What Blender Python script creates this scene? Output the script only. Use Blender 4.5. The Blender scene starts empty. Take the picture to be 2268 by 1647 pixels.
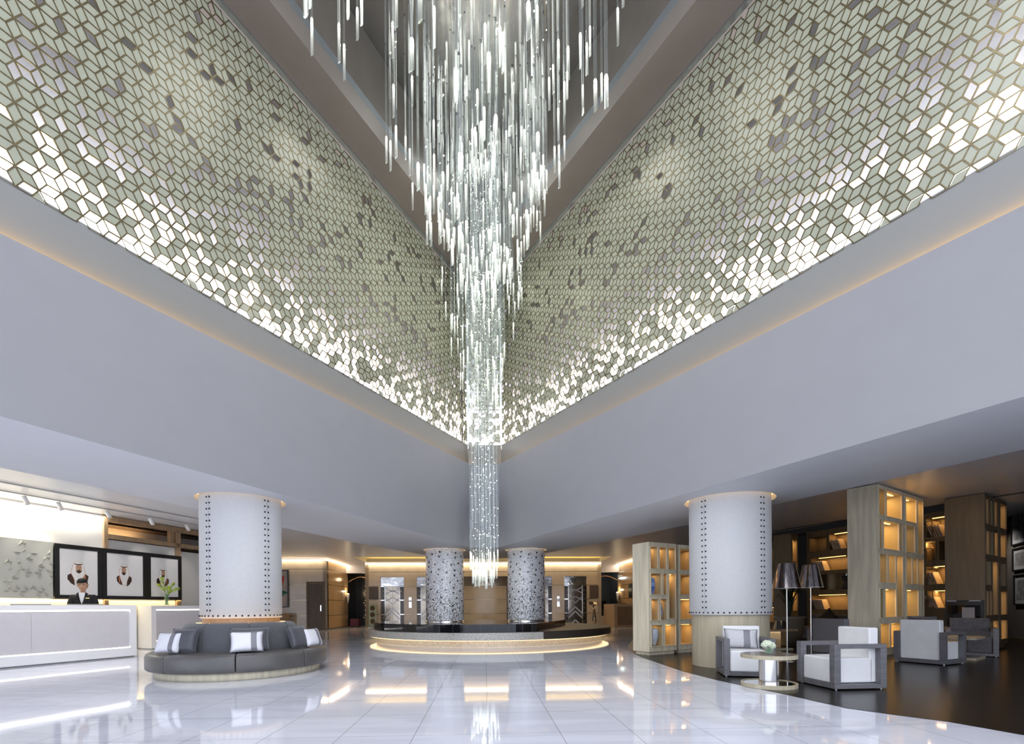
import bpy, bmesh, math, random
from mathutils import Vector, Matrix
R = math.radians
PI = math.pi
SC = bpy.context.scene
COL = SC.collection
rng = random.Random(7)

# ------------------------------------------------------------------ camera
H = 1.1                                   # eye height
FPX = 1071.0                              # focal length in pixels of the 2268 px frame (17 mm on 36 mm)
ROLL = 0.0079
cd = bpy.data.cameras.new('camera')
cam = bpy.data.objects.new('camera', cd)
COL.objects.link(cam)
cd.sensor_fit = 'HORIZONTAL'
cd.sensor_width = 36.0
cd.lens = 17.0
cd.shift_y = (1343 - 823.5) / 2268
cd.clip_end = 200
cd.clip_start = 0.05
cam.matrix_world = Matrix.Translation((0, 0, H)) @ Matrix.Rotation(R(90), 4, 'X') @ Matrix.Rotation(-ROLL, 4, 'Z')
SC.camera = cam

# ------------------------------------------------------------------ world, exposure
w = bpy.data.worlds.new('daylight')
SC.world = w
w.use_nodes = True
w.node_tree.nodes['Background'].inputs[0].default_value = (0.80, 0.86, 1.0, 1)
w.node_tree.nodes['Background'].inputs[1].default_value = 1.9
SC.view_settings.view_transform = 'Standard'
SC.view_settings.look = 'None'
SC.view_settings.gamma = 1
SC.view_settings.use_curve_mapping = False
SC.view_settings.exposure = 0.35
SC.cycles.transparent_max_bounces = 40
SC.cycles.max_bounces = 8
SC.cycles.sample_clamp_indirect = 6


def area(name, loc, size, energy, col=(1, 1, 1), direc=(0, 0, -1), spread=180):
    ld = bpy.data.lights.new(name, 'AREA')
    ld.shape = 'RECTANGLE'
    ld.size, ld.size_y = size
    ld.energy = energy
    ld.color = col
    ld.spread = R(spread)
    o = bpy.data.objects.new(name, ld)
    COL.objects.link(o)
    o.location = loc
    o.rotation_euler = Vector(direc).to_track_quat('-Z', 'Y').to_euler()
    return o


def point(name, loc, energy, col=(1, .8, .55), r=.03):
    ld = bpy.data.lights.new(name, 'POINT')
    ld.energy = energy
    ld.color = col
    ld.shadow_soft_size = r
    o = bpy.data.objects.new(name, ld)
    COL.objects.link(o)
    o.location = loc
    return o


def strip(name, a, b, width, energy_per_m, col, direc):
    """a long thin area light from a to b, shining along direc"""
    a, b, d = Vector(a), Vector(b), Vector(direc).normalized()
    L = (b - a).length
    ld = bpy.data.lights.new(name, 'AREA')
    ld.shape = 'RECTANGLE'
    ld.size, ld.size_y = L, width
    ld.energy = energy_per_m * L
    ld.color = col
    o = bpy.data.objects.new(name, ld)
    COL.objects.link(o)
    x = (b - a).normalized()
    z = -d
    y = z.cross(x).normalized()
    z = x.cross(y).normalized()
    m = Matrix((x, y, z)).transposed().to_4x4()
    m.translation = (a + b) / 2
    o.matrix_world = m
    return o


# fill light added high over the lobby to brighten floor and walls; no fixture there
area('added_lobby_fill', (-.2, 1.5, 12.6), (7, 5), 420, (.96, .97, 1))
WARM = (1, .62, .28)
WARM2 = (1, .76, .46)


# ------------------------------------------------------------------ reading the place from the picture
def yh(px):
    return 1343 - .0112 * (px - 1134)


def K(px, py):
    v = yh(px) - py
    return (px - 1134 + ROLL * v) / FPX, v / FPX


def AT(px, py, Y):
    u, v = K(px, py)
    return Vector((u * Y, Y, H + v * Y))


def HZ(px, py, z):
    u, v = K(px, py)
    Y = (z - H) / v
    return Vector((u * Y, Y, z))


def F(px, py):
    return HZ(px, py, 0)


class Plane:
    """vertical plane through two points; s along it from a, q(px,py)->(s,z)"""
    def __init__(self, a, b):
        self.a = Vector((a[0], a[1], 0))
        d = Vector((b[0], b[1], 0)) - self.a
        self.L = d.length
        self.d = d.normalized()
        self.n = Vector((self.d.y, -self.d.x, 0))      # to the right of travel

    def q(self, px, py):
        u, v = K(px, py)
        # a + s d = Y (u,1)
        den = self.d.x - u * self.d.y
        s = (u * self.a.y - self.a.x) / den
        Y = self.a.y + s * self.d.y
        return s, H + v * Y

    def P(self, s, z, out=0):
        p = self.a + self.d * s + self.n * out
        return Vector((p.x, p.y, z))


# ------------------------------------------------------------------ materials
MATS = {}


def pm(name, col, rough=.5, metal=0, var=.06, scale=6, bump=0, stretch=(1, 1, 1), coat=0, spec=.5, col2=None,
       trans=0, alpha=1, emit=None, es=0, sheen=0, bscale=None):
    if name in MATS:
        return MATS[name]
    m = bpy.data.materials.new(name)
    m.use_nodes = True
    nt = m.node_tree
    b = nt.nodes['Principled BSDF']
    tc = nt.nodes.new('ShaderNodeTexCoord')
    mp = nt.nodes.new('ShaderNodeMapping')
    mp.inputs['Scale'].default_value = stretch
    nt.links.new(tc.outputs['Object'], mp.inputs[0])
    nz = nt.nodes.new('ShaderNodeTexNoise')
    nz.inputs['Scale'].default_value = scale
    nz.inputs['Detail'].default_value = 4
    nt.links.new(mp.outputs[0], nz.inputs[0])
    cr = nt.nodes.new('ShaderNodeValToRGB')
    c2 = col2 or tuple(min(1, c * (1 + var)) for c in col)
    c1 = col if col2 else tuple(c * (1 - var) for c in col)
    cr.color_ramp.elements[0].position = .3
    cr.color_ramp.elements[1].position = .7
    cr.color_ramp.elements[0].color = (*c1, 1)
    cr.color_ramp.elements[1].color = (*c2, 1)
    nt.links.new(nz.outputs[0], cr.inputs[0])
    nt.links.new(cr.outputs[0], b.inputs['Base Color'])
    b.inputs['Roughness'].default_value = rough
    b.inputs['Metallic'].default_value = metal
    b.inputs['Specular IOR Level'].default_value = spec
    b.inputs['Coat Weight'].default_value = coat
    b.inputs['Coat Roughness'].default_value = .08
    b.inputs['Transmission Weight'].default_value = trans
    b.inputs['Alpha'].default_value = alpha
    b.inputs['Sheen Weight'].default_value = sheen
    if emit:
        b.inputs['Emission Color'].default_value = (*emit, 1)
        b.inputs['Emission Strength'].default_value = es
    if bump:
        n2 = nt.nodes.new('ShaderNodeTexNoise')
        n2.inputs['Scale'].default_value = bscale or scale * 4
        nt.links.new(mp.outputs[0], n2.inputs[0])
        bp = nt.nodes.new('ShaderNodeBump')
        bp.inputs['Strength'].default_value = bump
        bp.inputs['Distance'].default_value = .01
        nt.links.new(n2.outputs[0], bp.inputs['Height'])
        nt.links.new(bp.outputs[0], b.inputs['Normal'])
    MATS[name] = m
    return m


def glow(name, col, s):
    if name in MATS:
        return MATS[name]
    m = bpy.data.materials.new(name)
    m.use_nodes = True
    b = m.node_tree.nodes['Principled BSDF']
    b.inputs['Base Color'].default_value = (*col, 1)
    b.inputs['Emission Color'].default_value = (*col, 1)
    b.inputs['Emission Strength'].default_value = s
    MATS[name] = m
    return m


paint = pm('wall_paint', (.30, .30, .322), .55, var=.015, scale=2)
paint_band = pm('ceiling_paint', (.70, .71, .74), .5, var=.015, scale=2)
paint_ceil = pm('upper_ceiling_paint', (.76, .77, .82), .32, var=.02, scale=1.2, bump=.03)
taupe = pm('taupe_paint', (.20, .175, .155), .4, var=.04, scale=2)
taupe2 = pm('taupe_panel', (.13, .115, .10), .25, var=.06, scale=2)
steel = pm('brushed_steel', (.52, .55, .57), .28, .9, var=.06, scale=30, stretch=(1, 1, 6))
chrome = pm('polished_chrome', (.80, .80, .80), .06, 1, var=.02)
brass = pm('antique_brass', (.17, .14, .075), .24, .5, var=.2, scale=14)
sage = pm('sage_mirror_tile', (.375, .385, .30), .22, 0, var=.04, scale=3, spec=.6)
cavity = pm('cavity_paint', (.60, .60, .64), .6, var=.03)
oak = pm('pale_oak', (.72, .65, .48), .42, var=.16, scale=2.2, stretch=(6, 6, .5), bump=.05)
oak_l = pm('limed_oak', (.50, .44, .31), .45, var=.12, scale=3, stretch=(7, 7, .5), bump=.05)
oak_w = pm('warm_oak', (.36, .245, .145), .42, var=.14, scale=3, stretch=(6, 6, .6))
walnut = pm('dark_walnut', (.10, .068, .038), .35, var=.2, scale=3, stretch=(6, 6, .5))
shelfwood = pm('shelf_wood', (.17, .125, .065), .45, var=.15, scale=3, stretch=(6, 6, .5))
marble = pm('beige_marble', (.52, .44, .335), .12, var=.1, scale=1.6, spec=.6, bump=0)
marble_g = pm('grey_beige_marble', (.42, .36, .29), .12, var=.08, scale=1.4)
stone = pm('speckled_stone', (.30, .285, .25), .2, col2=(.62, .61, .58), scale=38, spec=.6)
blackgloss = pm('black_glass', (.006, .006, .009), .06, var=.2, spec=.45)
black = pm('black_lacquer', (.012, .012, .013), .3, var=.2)
leather = pm('grey_leather', (.105, .10, .095), .36, var=.18, scale=3, bump=.12, spec=.6, bscale=5)
leather_b = pm('brown_leather', (.045, .036, .028), .4, var=.15, scale=4, bump=.08)
linen_d = pm('charcoal_linen', (.095, .097, .107), .8, var=.22, scale=30, stretch=(5, 5, .6), bump=.2, sheen=.3)
linen_g = pm('grey_linen', (.21, .205, .22), .9, var=.3, scale=40, stretch=(1, 1, 3), bump=.25)
satin_d = pm('charcoal_satin', (.07, .07, .085), .45, var=.12, bump=.1, sheen=.4)
satin_w = pm('white_quilted_satin', (.80, .80, .84), .42, var=.03, bump=.25, bscale=90)
satin_s = pm('grey_satin', (.22, .22, .24), .4, var=.06)
leather_w = pm('white_leather', (.86, .855, .85), .42, var=.04, scale=5, bump=.12, bscale=7)
frame_g = pm('grey_lacquered_wood', (.145, .14, .15), .38, var=.18, scale=8, stretch=(1, 1, 5))
corian = pm('white_acrylic_stone', (.86, .86, .88), .2, var=.01)
corian_b = pm('lacquered_grey_glass', (.62, .60, .63), .2, var=.02, spec=.5)
canvas = pm('column_leather_wrap', (.68, .675, .665), .6, var=.03, scale=26, bump=.05)
stud_m = pm('dark_stud', (.008, .008, .012), .45, .2)
led_w = glow('white_led', (1, .95, .85), 5)
led_warm = glow('warm_led', (1, .60, .22), 5)
led_warm2 = glow('pale_warm_led', (1, .86, .66), 1.7)
led_y = glow('amber_led', (1, .62, .12), 3)
paper = pm('white_print_paper', (.80, .80, .82), .5, var=.01)
skin = pm('skin', (.46, .27, .18), .5, var=.05)
hair_m = pm('black_hair', (.006, .005, .005), .9, var=.2, scale=40)
suit = pm('black_suit_cloth', (.008, .008, .010), .75, var=.2, scale=40)
blouse = pm('white_blouse', (.7, .7, .75), .6)
gold = pm('gold', (.8, .58, .2), .25, 1)
white_metal = pm('white_metal', (.8, .8, .8), .35)


def glassy(name, tint=(.93, .97, .95), gcol=1, refl=.55, power=1.6, emit=0.0, ecol=(1, 1, .93), base=.06, body=0):
    m = bpy.data.materials.new(name)
    m.use_nodes = True
    nt = m.node_tree
    nt.nodes.clear()
    out = nt.nodes.new('ShaderNodeOutputMaterial')
    mix = nt.nodes.new('ShaderNodeMixShader')
    tr = nt.nodes.new('ShaderNodeBsdfTransparent')
    tr.inputs[0].default_value = (*tint, 1)
    gl = nt.nodes.new('ShaderNodeBsdfGlossy')
    gl.inputs[0].default_value = (.95 * gcol, 1 * gcol, .98 * gcol, 1)
    gl.inputs['Roughness'].default_value = .12
    lw = nt.nodes.new('ShaderNodeLayerWeight')
    pw = nt.nodes.new('ShaderNodeMath')
    pw.operation = 'POWER'
    pw.inputs[1].default_value = power
    ma = nt.nodes.new('ShaderNodeMath')
    ma.operation = 'MULTIPLY_ADD'
    ma.inputs[1].default_value = refl
    ma.inputs[2].default_value = base
    nt.links.new(lw.outputs['Facing'], pw.inputs[0])
    nt.links.new(pw.outputs[0], ma.inputs[0])
    nt.links.new(ma.outputs[0], mix.inputs[0])
    nt.links.new(tr.outputs[0], mix.inputs[1])
    nt.links.new(gl.outputs[0], mix.inputs[2])
    last = mix
    if body:
        em = nt.nodes.new('ShaderNodeEmission')
        em.inputs[0].default_value = (.9, .95, 1, 1)
        em.inputs[1].default_value = body
        ad = nt.nodes.new('ShaderNodeAddShader')
        nt.links.new(mix.outputs[0], ad.inputs[0])
        nt.links.new(em.outputs[0], ad.inputs[1])
        last = ad
    if emit:
        em = nt.nodes.new('ShaderNodeEmission')
        em.inputs[0].default_value = (*ecol, 1)
        # brighter towards the top of the tip, where the diode sits, with streaks in the glass
        tc = nt.nodes.new('ShaderNodeTexCoord')
        sp = nt.nodes.new('ShaderNodeSeparateXYZ')
        nt.links.new(tc.outputs['UV'], sp.inputs[0])
        p2 = nt.nodes.new('ShaderNodeMath')
        p2.operation = 'POWER'
        p2.inputs[1].default_value = 2.2
        nt.links.new(sp.outputs[1], p2.inputs[0])
        m3 = nt.nodes.new('ShaderNodeMath')
        m3.operation = 'MULTIPLY_ADD'
        m3.inputs[1].default_value = emit
        m3.inputs[2].default_value = emit * .12
        nt.links.new(p2.outputs[0], m3.inputs[0])
        nt.links.new(m3.outputs[0], em.inputs[1])
        ad = nt.nodes.new('ShaderNodeAddShader')
        nt.links.new(mix.outputs[0], ad.inputs[0])
        nt.links.new(em.outputs[0], ad.inputs[1])
        last = ad
    nt.links.new(last.outputs[0], out.inputs[0])
    MATS[name] = m
    return m


rod_glass = glassy('rod_glass', gcol=.75, tint=(.97, .98, .98), refl=.42, power=1.8, base=.07, body=.022)
tip_glass = glassy('lit_rod_glass', tint=(.96, .98, .97), emit=.50, base=.12)
clear = glassy('clear_glass', tint=(.93, .98, .95), refl=.5, power=2.5)


def floor_material():
    m = bpy.data.materials.new('white_marble_tiles')
    m.use_nodes = True
    nt = m.node_tree
    b = nt.nodes['Principled BSDF']
    tc = nt.nodes.new('ShaderNodeTexCoord')
    mp = nt.nodes.new('ShaderNodeMapping')
    mp.inputs['Rotation'].default_value = (0, 0, R(-3.2))
    mp.inputs['Location'].default_value = (.195 - .21 + .63 * 40, -4.20 + .83 * 40, 0)
    nt.links.new(tc.outputs['Object'], mp.inputs[0])
    br = nt.nodes.new('ShaderNodeTexBrick')
    br.offset = 0
    br.squash = 1
    br.inputs['Scale'].default_value = 1
    br.inputs['Brick Width'].default_value = .63
    br.inputs['Row Height'].default_value = .83
    br.inputs['Mortar Size'].default_value = .0035
    br.inputs['Mortar Smooth'].default_value = .1
    br.inputs['Color1'].default_value = (.78, .80, .89, 1)
    br.inputs['Color2'].default_value = (.82, .84, .93, 1)
    br.inputs['Mortar'].default_value = (.40, .40, .42, 1)
    nt.links.new(mp.outputs[0], br.inputs[0])
    nz = nt.nodes.new('ShaderNodeTexNoise')
    nz.inputs['Scale'].default_value = .8
    nz.inputs['Detail'].default_value = 6
    nz.inputs['Distortion'].default_value = 1.6
    m2 = nt.nodes.new('ShaderNodeMapping')
    m2.inputs['Rotation'].default_value = (0, 0, R(28))
    m2.inputs['Scale'].default_value = (.5, 2.2, 1)
    nt.links.new(tc.outputs['Object'], m2.inputs[0])
    nt.links.new(m2.outputs[0], nz.inputs[0])
    cr = nt.nodes.new('ShaderNodeValToRGB')
    cr.color_ramp.elements[0].position = .46
    cr.color_ramp.elements[0].color = (.86, .86, .87, 1)
    cr.color_ramp.elements[1].position = .54
    cr.color_ramp.elements[1].color = (1, 1, 1, 1)
    nt.links.new(nz.outputs[0], cr.inputs[0])
    mx = nt.nodes.new('ShaderNodeMix')
    mx.data_type = 'RGBA'
    mx.blend_type = 'MULTIPLY'
    mx.inputs['Factor'].default_value = .6
    nt.links.new(br.outputs[0], mx.inputs[6])
    nt.links.new(cr.outputs[0], mx.inputs[7])
    nt.links.new(mx.outputs[2], b.inputs['Base Color'])
    b.inputs['Roughness'].default_value = .045
    b.inputs['Specular IOR Level'].default_value = .75
    return m


def darkfloor_material():
    m = bpy.data.materials.new('dark_oak_floor')
    m.use_nodes = True
    nt = m.node_tree
    b = nt.nodes['Principled BSDF']
    tc = nt.nodes.new('ShaderNodeTexCoord')
    mp = nt.nodes.new('ShaderNodeMapping')
    mp.inputs['Rotation'].default_value = (0, 0, R(-28))
    nt.links.new(tc.outputs['Object'], mp.inputs[0])
    br = nt.nodes.new('ShaderNodeTexBrick')
    br.inputs['Scale'].default_value = 1
    br.inputs['Brick Width'].default_value = 1.4
    br.inputs['Row Height'].default_value = .16
    br.inputs['Mortar Size'].default_value = .002
    br.inputs['Color1'].default_value = (.010, .008, .006, 1)
    br.inputs['Color2'].default_value = (.016, .012, .009, 1)
    br.inputs['Mortar'].default_value = (.008, .006, .005, 1)
    nt.links.new(mp.outputs[0], br.inputs[0])
    nt.links.new(br.outputs[0], b.inputs['Base Color'])
    b.inputs['Roughness'].default_value = .24
    b.inputs['Specular IOR Level'].default_value = .2
    return m


def pillar_material():
    m = bpy.data.materials.new('pebble_mosaic')
    m.use_nodes = True
    nt = m.node_tree
    b = nt.nodes['Principled BSDF']
    tc = nt.nodes.new('ShaderNodeTexCoord')
    vo = nt.nodes.new('ShaderNodeTexVoronoi')
    vo.inputs['Scale'].default_value = 55
    nt.links.new(tc.outputs['Object'], vo.inputs[0])
    sp = nt.nodes.new('ShaderNodeSeparateXYZ')
    nt.links.new(tc.outputs['Object'], sp.inputs[0])
    mr = nt.nodes.new('ShaderNodeMapRange')
    mr.inputs[1].default_value = .4
    mr.inputs[2].default_value = 2.1
    mr.inputs[3].default_value = .56
    mr.inputs[4].default_value = .10
    nt.links.new(sp.outputs[2], mr.inputs[0])
    sc = nt.nodes.new('ShaderNodeSeparateColor')
    nt.links.new(vo.outputs['Color'], sc.inputs[0])
    lt = nt.nodes.new('ShaderNodeMath')
    lt.operation = 'LESS_THAN'
    nt.links.new(sc.outputs[0], lt.inputs[0])
    nt.links.new(mr.outputs[0], lt.inputs[1])
    mx = nt.nodes.new('ShaderNodeMix')
    mx.data_type = 'RGBA'
    mx.inputs[6].default_value = (.88, .88, .92, 1)
    mx.inputs[7].default_value = (.10, .10, .09, 1)
    nt.links.new(lt.outputs[0], mx.inputs[0])
    nt.links.new(mx.outputs[2], b.inputs['Base Color'])
    b.inputs['Roughness'].default_value = .18
    b.inputs['Specular IOR Level'].default_value = .7
    return m


# ------------------------------------------------------------------ mesh helpers
class MB:
    def __init__(self):
        self.v, self.f, self.mi, self.sm, self.uv = [], [], [], [], {}

    def face(self, pts, mi=0, smooth=False, uv=None):
        i = len(self.v)
        self.v += [tuple(p) for p in pts]
        if uv:
            self.uv[len(self.f)] = uv
        self.f.append(tuple(range(i, i + len(pts))))
        self.mi.append(mi)
        self.sm.append(smooth)

    def grid(self, rows, mi=0, closed=False, smooth=True):
        """rows: list of equal-length lists of points"""
        i = len(self.v)
        n = len(rows[0])
        for r in rows:
            self.v += [tuple(p) for p in r]
        for a in range(len(rows) - 1):
            for b in range(n if closed else n - 1):
                c = (b + 1) % n
                self.f.append((i + a * n + b, i + a * n + c, i + (a + 1) * n + c, i + (a + 1) * n + b))
                self.mi.append(mi)
                self.sm.append(smooth)

    def box(self, c, s, rz=0, mi=0, mat=None):
        c = Vector(c)
        m = mat or Matrix.Rotation(rz, 4, 'Z')
        p = [c + m @ Vector((x * s[0] / 2, y * s[1] / 2, z * s[2] / 2)) for x in (-1, 1) for y in (-1, 1) for z in (-1, 1)]
        i = len(self.v)
        self.v += [tuple(q) for q in p]
        for f in ((0, 1, 3, 2), (4, 6, 7, 5), (0, 4, 5, 1), (2, 3, 7, 6), (0, 2, 6, 4), (1, 5, 7, 3)):
            self.f.append(tuple(i + k for k in f))
            self.mi.append(mi)
            self.sm.append(False)
        return self

    def prism(self, poly, z0, z1, mi=0, caps=True):
        n = len(poly)
        i = len(self.v)
        self.v += [(p[0], p[1], z0) for p in poly] + [(p[0], p[1], z1) for p in poly]
        for k in range(n):
            self.f.append((i + k, i + (k + 1) % n, i + n + (k + 1) % n, i + n + k))
            self.mi.append(mi)
            self.sm.append(False)
        if caps:
            self.f.append(tuple(i + n + k for k in range(n)))
            self.f.append(tuple(i + n - 1 - k for k in range(n)))
            self.mi += [mi, mi]
            self.sm += [False, False]
        return self

    def lathe(self, prof, c=(0, 0), n=32, mi=0, a0=0, a1=2 * PI, smooth=True, caps=False):
        """prof: (r, z) points"""
        full = abs(a1 - a0 - 2 * PI) < 1e-6
        m = n if full else n + 1
        rows = []
        for r, z in prof:
            rows.append([(c[0] + r * math.cos(a0 + (a1 - a0) * k / n), c[1] + r * math.sin(a0 + (a1 - a0) * k / n), z) for k in range(m)])
        self.grid(rows, mi, full, smooth)
        if caps and not full:
            for a in (a0, a1):
                self.face([(c[0] + r * math.cos(a), c[1] + r * math.sin(a), z) for r, z in prof], mi)
        return self

    def cyl(self, c, r, z0, z1, n=24, mi=0, r1=None):
        r1 = r if r1 is None else r1
        self.lathe([(0.0001, z0), (r, z0), (r, z0), (r1, z1), (r1, z1), (0.0001, z1)], c, n, mi, smooth=False)
        return self

    def tube(self, pts, r, n=8, mi=0, caps=True):
        pts = [Vector(p) for p in pts]
        rs = r if isinstance(r, (list, tuple)) else [r] * len(pts)
        rows = []
        up = Vector((0, 0, 1))
        for k, p in enumerate(pts):
            t = (pts[min(k + 1, len(pts) - 1)] - pts[max(k - 1, 0)]).normalized()
            a = up if abs(t.dot(up)) < .95 else Vector((1, 0, 0))
            x = t.cross(a).normalized()
            y = t.cross(x)
            rows.append([p + (x * math.cos(2 * PI * j / n) + y * math.sin(2 * PI * j / n)) * rs[k] for j in range(n)])
        self.grid(rows, mi, True, n > 6)
        if caps:
            self.face(rows[0], mi)
            self.face(rows[-1][::-1], mi)
        return self

    def ball(self, c, r, n=8, mi=0, sz=1, m=5):
        rows = []
        for k in range(m + 1):
            a = -PI / 2 + PI * k / m
            rows.append([(c[0] + r * max(math.cos(a), .001) * math.cos(2 * PI * j / n), c[1] + r * max(math.cos(a), .001) * math.sin(2 * PI * j / n), c[2] + r * sz * math.sin(a)) for j in range(n)])
        self.grid(rows, mi, True)
        return self

    def build(self, name, mats, parent=None, label=None, bevel=0, sub=0, recalc=True, seg=2):
        me = bpy.data.meshes.new(name)
        me.from_pydata(self.v, [], self.f)
        mats = mats if isinstance(mats, (list, tuple)) else [mats]
        for m in mats:
            me.materials.append(m)
        me.polygons.foreach_set('material_index', self.mi)
        me.polygons.foreach_set('use_smooth', self.sm)
        if self.uv:
            ul = me.uv_layers.new(name='UVMap')
            for k, uv in self.uv.items():
                for li, c in zip(me.polygons[k].loop_indices, uv):
                    ul.data[li].uv = c
        if recalc:
            bm = bmesh.new()
            bm.from_mesh(me)
            bmesh.ops.remove_doubles(bm, verts=bm.verts, dist=1e-5)
            bmesh.ops.recalc_face_normals(bm, faces=bm.faces)
            bm.to_mesh(me)
            bm.free()
        o = bpy.data.objects.new(name, me)
        COL.objects.link(o)
        if parent is not None:
            o.parent = parent
            q, w_ = parent, Matrix()
            while q:
                w_ = (q.matrix_parent_inverse if q.parent else Matrix()) @ q.matrix_basis @ w_
                q = q.parent
            o.matrix_parent_inverse = w_.inverted()
        if label:
            o['label'] = label
        if bevel:
            md = o.modifiers.new('bevel', 'BEVEL')
            md.width = bevel
            md.segments = seg
            md.limit_method = 'ANGLE'
            md.angle_limit = R(40)
        if sub:
            md = o.modifiers.new('sub', 'SUBSURF')
            md.levels = md.render_levels = sub
        return o


def tag(o, label, cat, group=None):
    o['label'] = label
    o['category'] = cat
    if group:
        o['group'] = group
    return o


def thing(name, label, cat, loc=(0, 0, 0), rz=0, group=None):
    o = bpy.data.objects.new(name, None)
    COL.objects.link(o)
    o.empty_display_size = .1
    o.location = loc
    o.rotation_euler = (0, 0, rz)
    return tag(o, label, cat, group)


def struct(o):
    o['kind'] = 'structure'
    return o


def stuff(o):
    o['kind'] = 'stuff'
    return o


def dup(root, loc=None, rz=None, label=None, group=None, mat=None):
    def rec(o, par):
        c = o.copy()
        COL.objects.link(c)
        c.parent = par
        for ch in list(o.children):
            rec(ch, c)
        return c
    c = root.copy()
    COL.objects.link(c)
    for ch in list(root.children):
        rec(ch, c)
    if mat is not None:
        c.matrix_basis = mat
    if loc is not None:
        c.location = loc
    if rz is not None:
        c.rotation_euler = (0, 0, rz)
    if label:
        c['label'] = label
    if group:
        c['group'] = group
    return c


def planar(name, loops, z, mat, down=False, parent=None):
    """flat polygon with holes"""
    bm = bmesh.new()
    es = []
    for lp in loops:
        vs = [bm.verts.new((p[0], p[1], z)) for p in lp]
        for k in range(len(vs)):
            es.append(bm.edges.new((vs[k], vs[(k + 1) % len(vs)])))
    bmesh.ops.triangle_fill(bm, use_beauty=True, use_dissolve=False, edges=es)
    for f in bm.faces:
        if (f.normal.z < 0) != down:
            f.normal_flip()
    me = bpy.data.meshes.new(name)
    bm.to_mesh(me)
    bm.free()
    me.materials.append(mat)
    o = bpy.data.objects.new(name, me)
    COL.objects.link(o)
    if parent:
        o.parent = parent
    return o


def circle(c, r, n=48):
    return [(c[0] + r * math.cos(2 * PI * k / n), c[1] + r * math.sin(2 * PI * k / n)) for k in range(n)]


def ring_strip(mb, pts, z0, z1, mi=0, smooth=False):
    mb.grid([[(p[0], p[1], z0) for p in pts], [(p[0], p[1], z1) for p in pts]], mi, False, smooth)


# ================================================================== SETTING
LZ, UZ, TZ, CZ = 3.0, 3.6, 11.3, 13.2          # low soffit, side ceilings, top soffit, atrium ceiling
COLS = {'left': ((-4.77, 8.55), .638), 'right': ((3.985, 8.855), .69),
        'bl': ((-2.235, 16.15), .63), 'br': ((.486, 16.30), .63)}

fl = MB()
fl.face([(-22, -6, 0), (20, -6, 0), (20, 34, 0), (-22, 34, 0)])
struct(fl.build('floor', floor_material()))

edge_px = [(2268, 1624), (2100, 1595), (1980, 1580), (1872, 1565), (1718, 1531), (1594, 1505.6), (1512, 1485), (1435, 1459),
           (1409, 1449), (1396, 1438.6), (1391, 1431), (1394, 1424), (1402, 1416), (1425, 1405)]
dark = [F(*p).to_2d() for p in edge_px]
dark = [Vector((8.6, .6)), Vector((6.6, 2.6))] + dark + [Vector((9, 24)), Vector((20, 24)), Vector((20, .6))]
df = planar('floor', [dark], .004, darkfloor_material())
struct(df)

# ---- atrium lines
ZM, ZF = 6.28, 5.5
def ext(a, b, Y):
    t = (Y - b[1]) / (a[1] - b[1])
    return Vector((b[0] + (a[0] - b[0]) * t, Y))
mosL = (HZ(0, 390, ZM), HZ(1037, 985, ZM))
mosR = (HZ(2268, 310, ZM), HZ(1110, 985, ZM))
facL = (HZ(0, 520, ZF), HZ(1042, 1028, ZF))
facR = (HZ(2268, 450, ZF), HZ(1106, 1027, ZF))
botL = (HZ(0, 925, LZ), HZ(1042, 1212, LZ))
botR = (HZ(2268, 874, LZ), HZ(1104, 1212, LZ))
YB = -3.0
# fascia: ruled sheet between the lip line and the soffit edge
fm = MB()
for (lo, hi) in ((botL, facL), (botR, facR)):
    lo_n, hi_n = ext(lo[0], lo[1], YB), ext(hi[0], hi[1], YB)
    rows = []
    for k in range(25):
        t = k / 24
        a = Vector((*lo_n, LZ)).lerp(lo[1], t)
        b = Vector((*hi_n, ZF)).lerp(hi[1], t)
        rows.append([a, a.lerp(b, .5), b])
    fm.grid(rows, 0, False, True)
fm.face([botL[1], botR[1], facR[1], facL[1]])
# top lip of the fascia (a thin ledge hiding the amber cove)
struct(fm.build('wall_back', paint))
# band wall between the fascia lip and the lattice screen, a hand behind the lip
PL_L = Plane(ext(mosL[0], mosL[1], YB), mosL[1])
PL_R = Plane(ext(mosR[0], mosR[1], YB), mosR[1])
bm_ = MB()
OUT = .012
for P_, sg in ((PL_L, -1), (PL_R, 1)):
    L = P_.L
    bm_.face([P_.P(0, ZF - .25, sg * OUT), P_.P(L, ZF - .25, sg * OUT), P_.P(L, ZM, sg * OUT), P_.P(0, ZM, sg * OUT)])
    bm_.face([P_.P(0, ZM, sg * OUT), P_.P(L, ZM, sg * OUT), P_.P(L, ZM, sg * .45), P_.P(0, ZM, sg * .45)])
    bm_.face([P_.P(0, ZF - .25, sg * OUT), P_.P(L, ZF - .25, sg * OUT), P_.P(L, ZF - .25, -sg * .05), P_.P(0, ZF - .25, -sg * .05)])
cL, cR = PL_L.P(PL_L.L, 0), PL_R.P(PL_R.L, 0)
bm_.face([(cL.x, cL.y, ZF - .25), (cR.x, cR.y, ZF - .25), (cR.x, cR.y, ZM), (cL.x, cL.y, ZM)])
struct(bm_.build('trim_1', pm('atrium_band_paint', (.25, .255, .25), .5, var=.01)))
for P_, sg in ((PL_L, -1), (PL_R, 1)):
    a, b = P_.P(3.5, ZF - .04, -sg * .03), P_.P(P_.L - .1, ZF - .04, -sg * .03)
    strip('amber_cove', a, b, .02, 4.5, (1, .50, .03), (P_.n * sg * .8 + Vector((0, 0, .6))))

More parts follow.
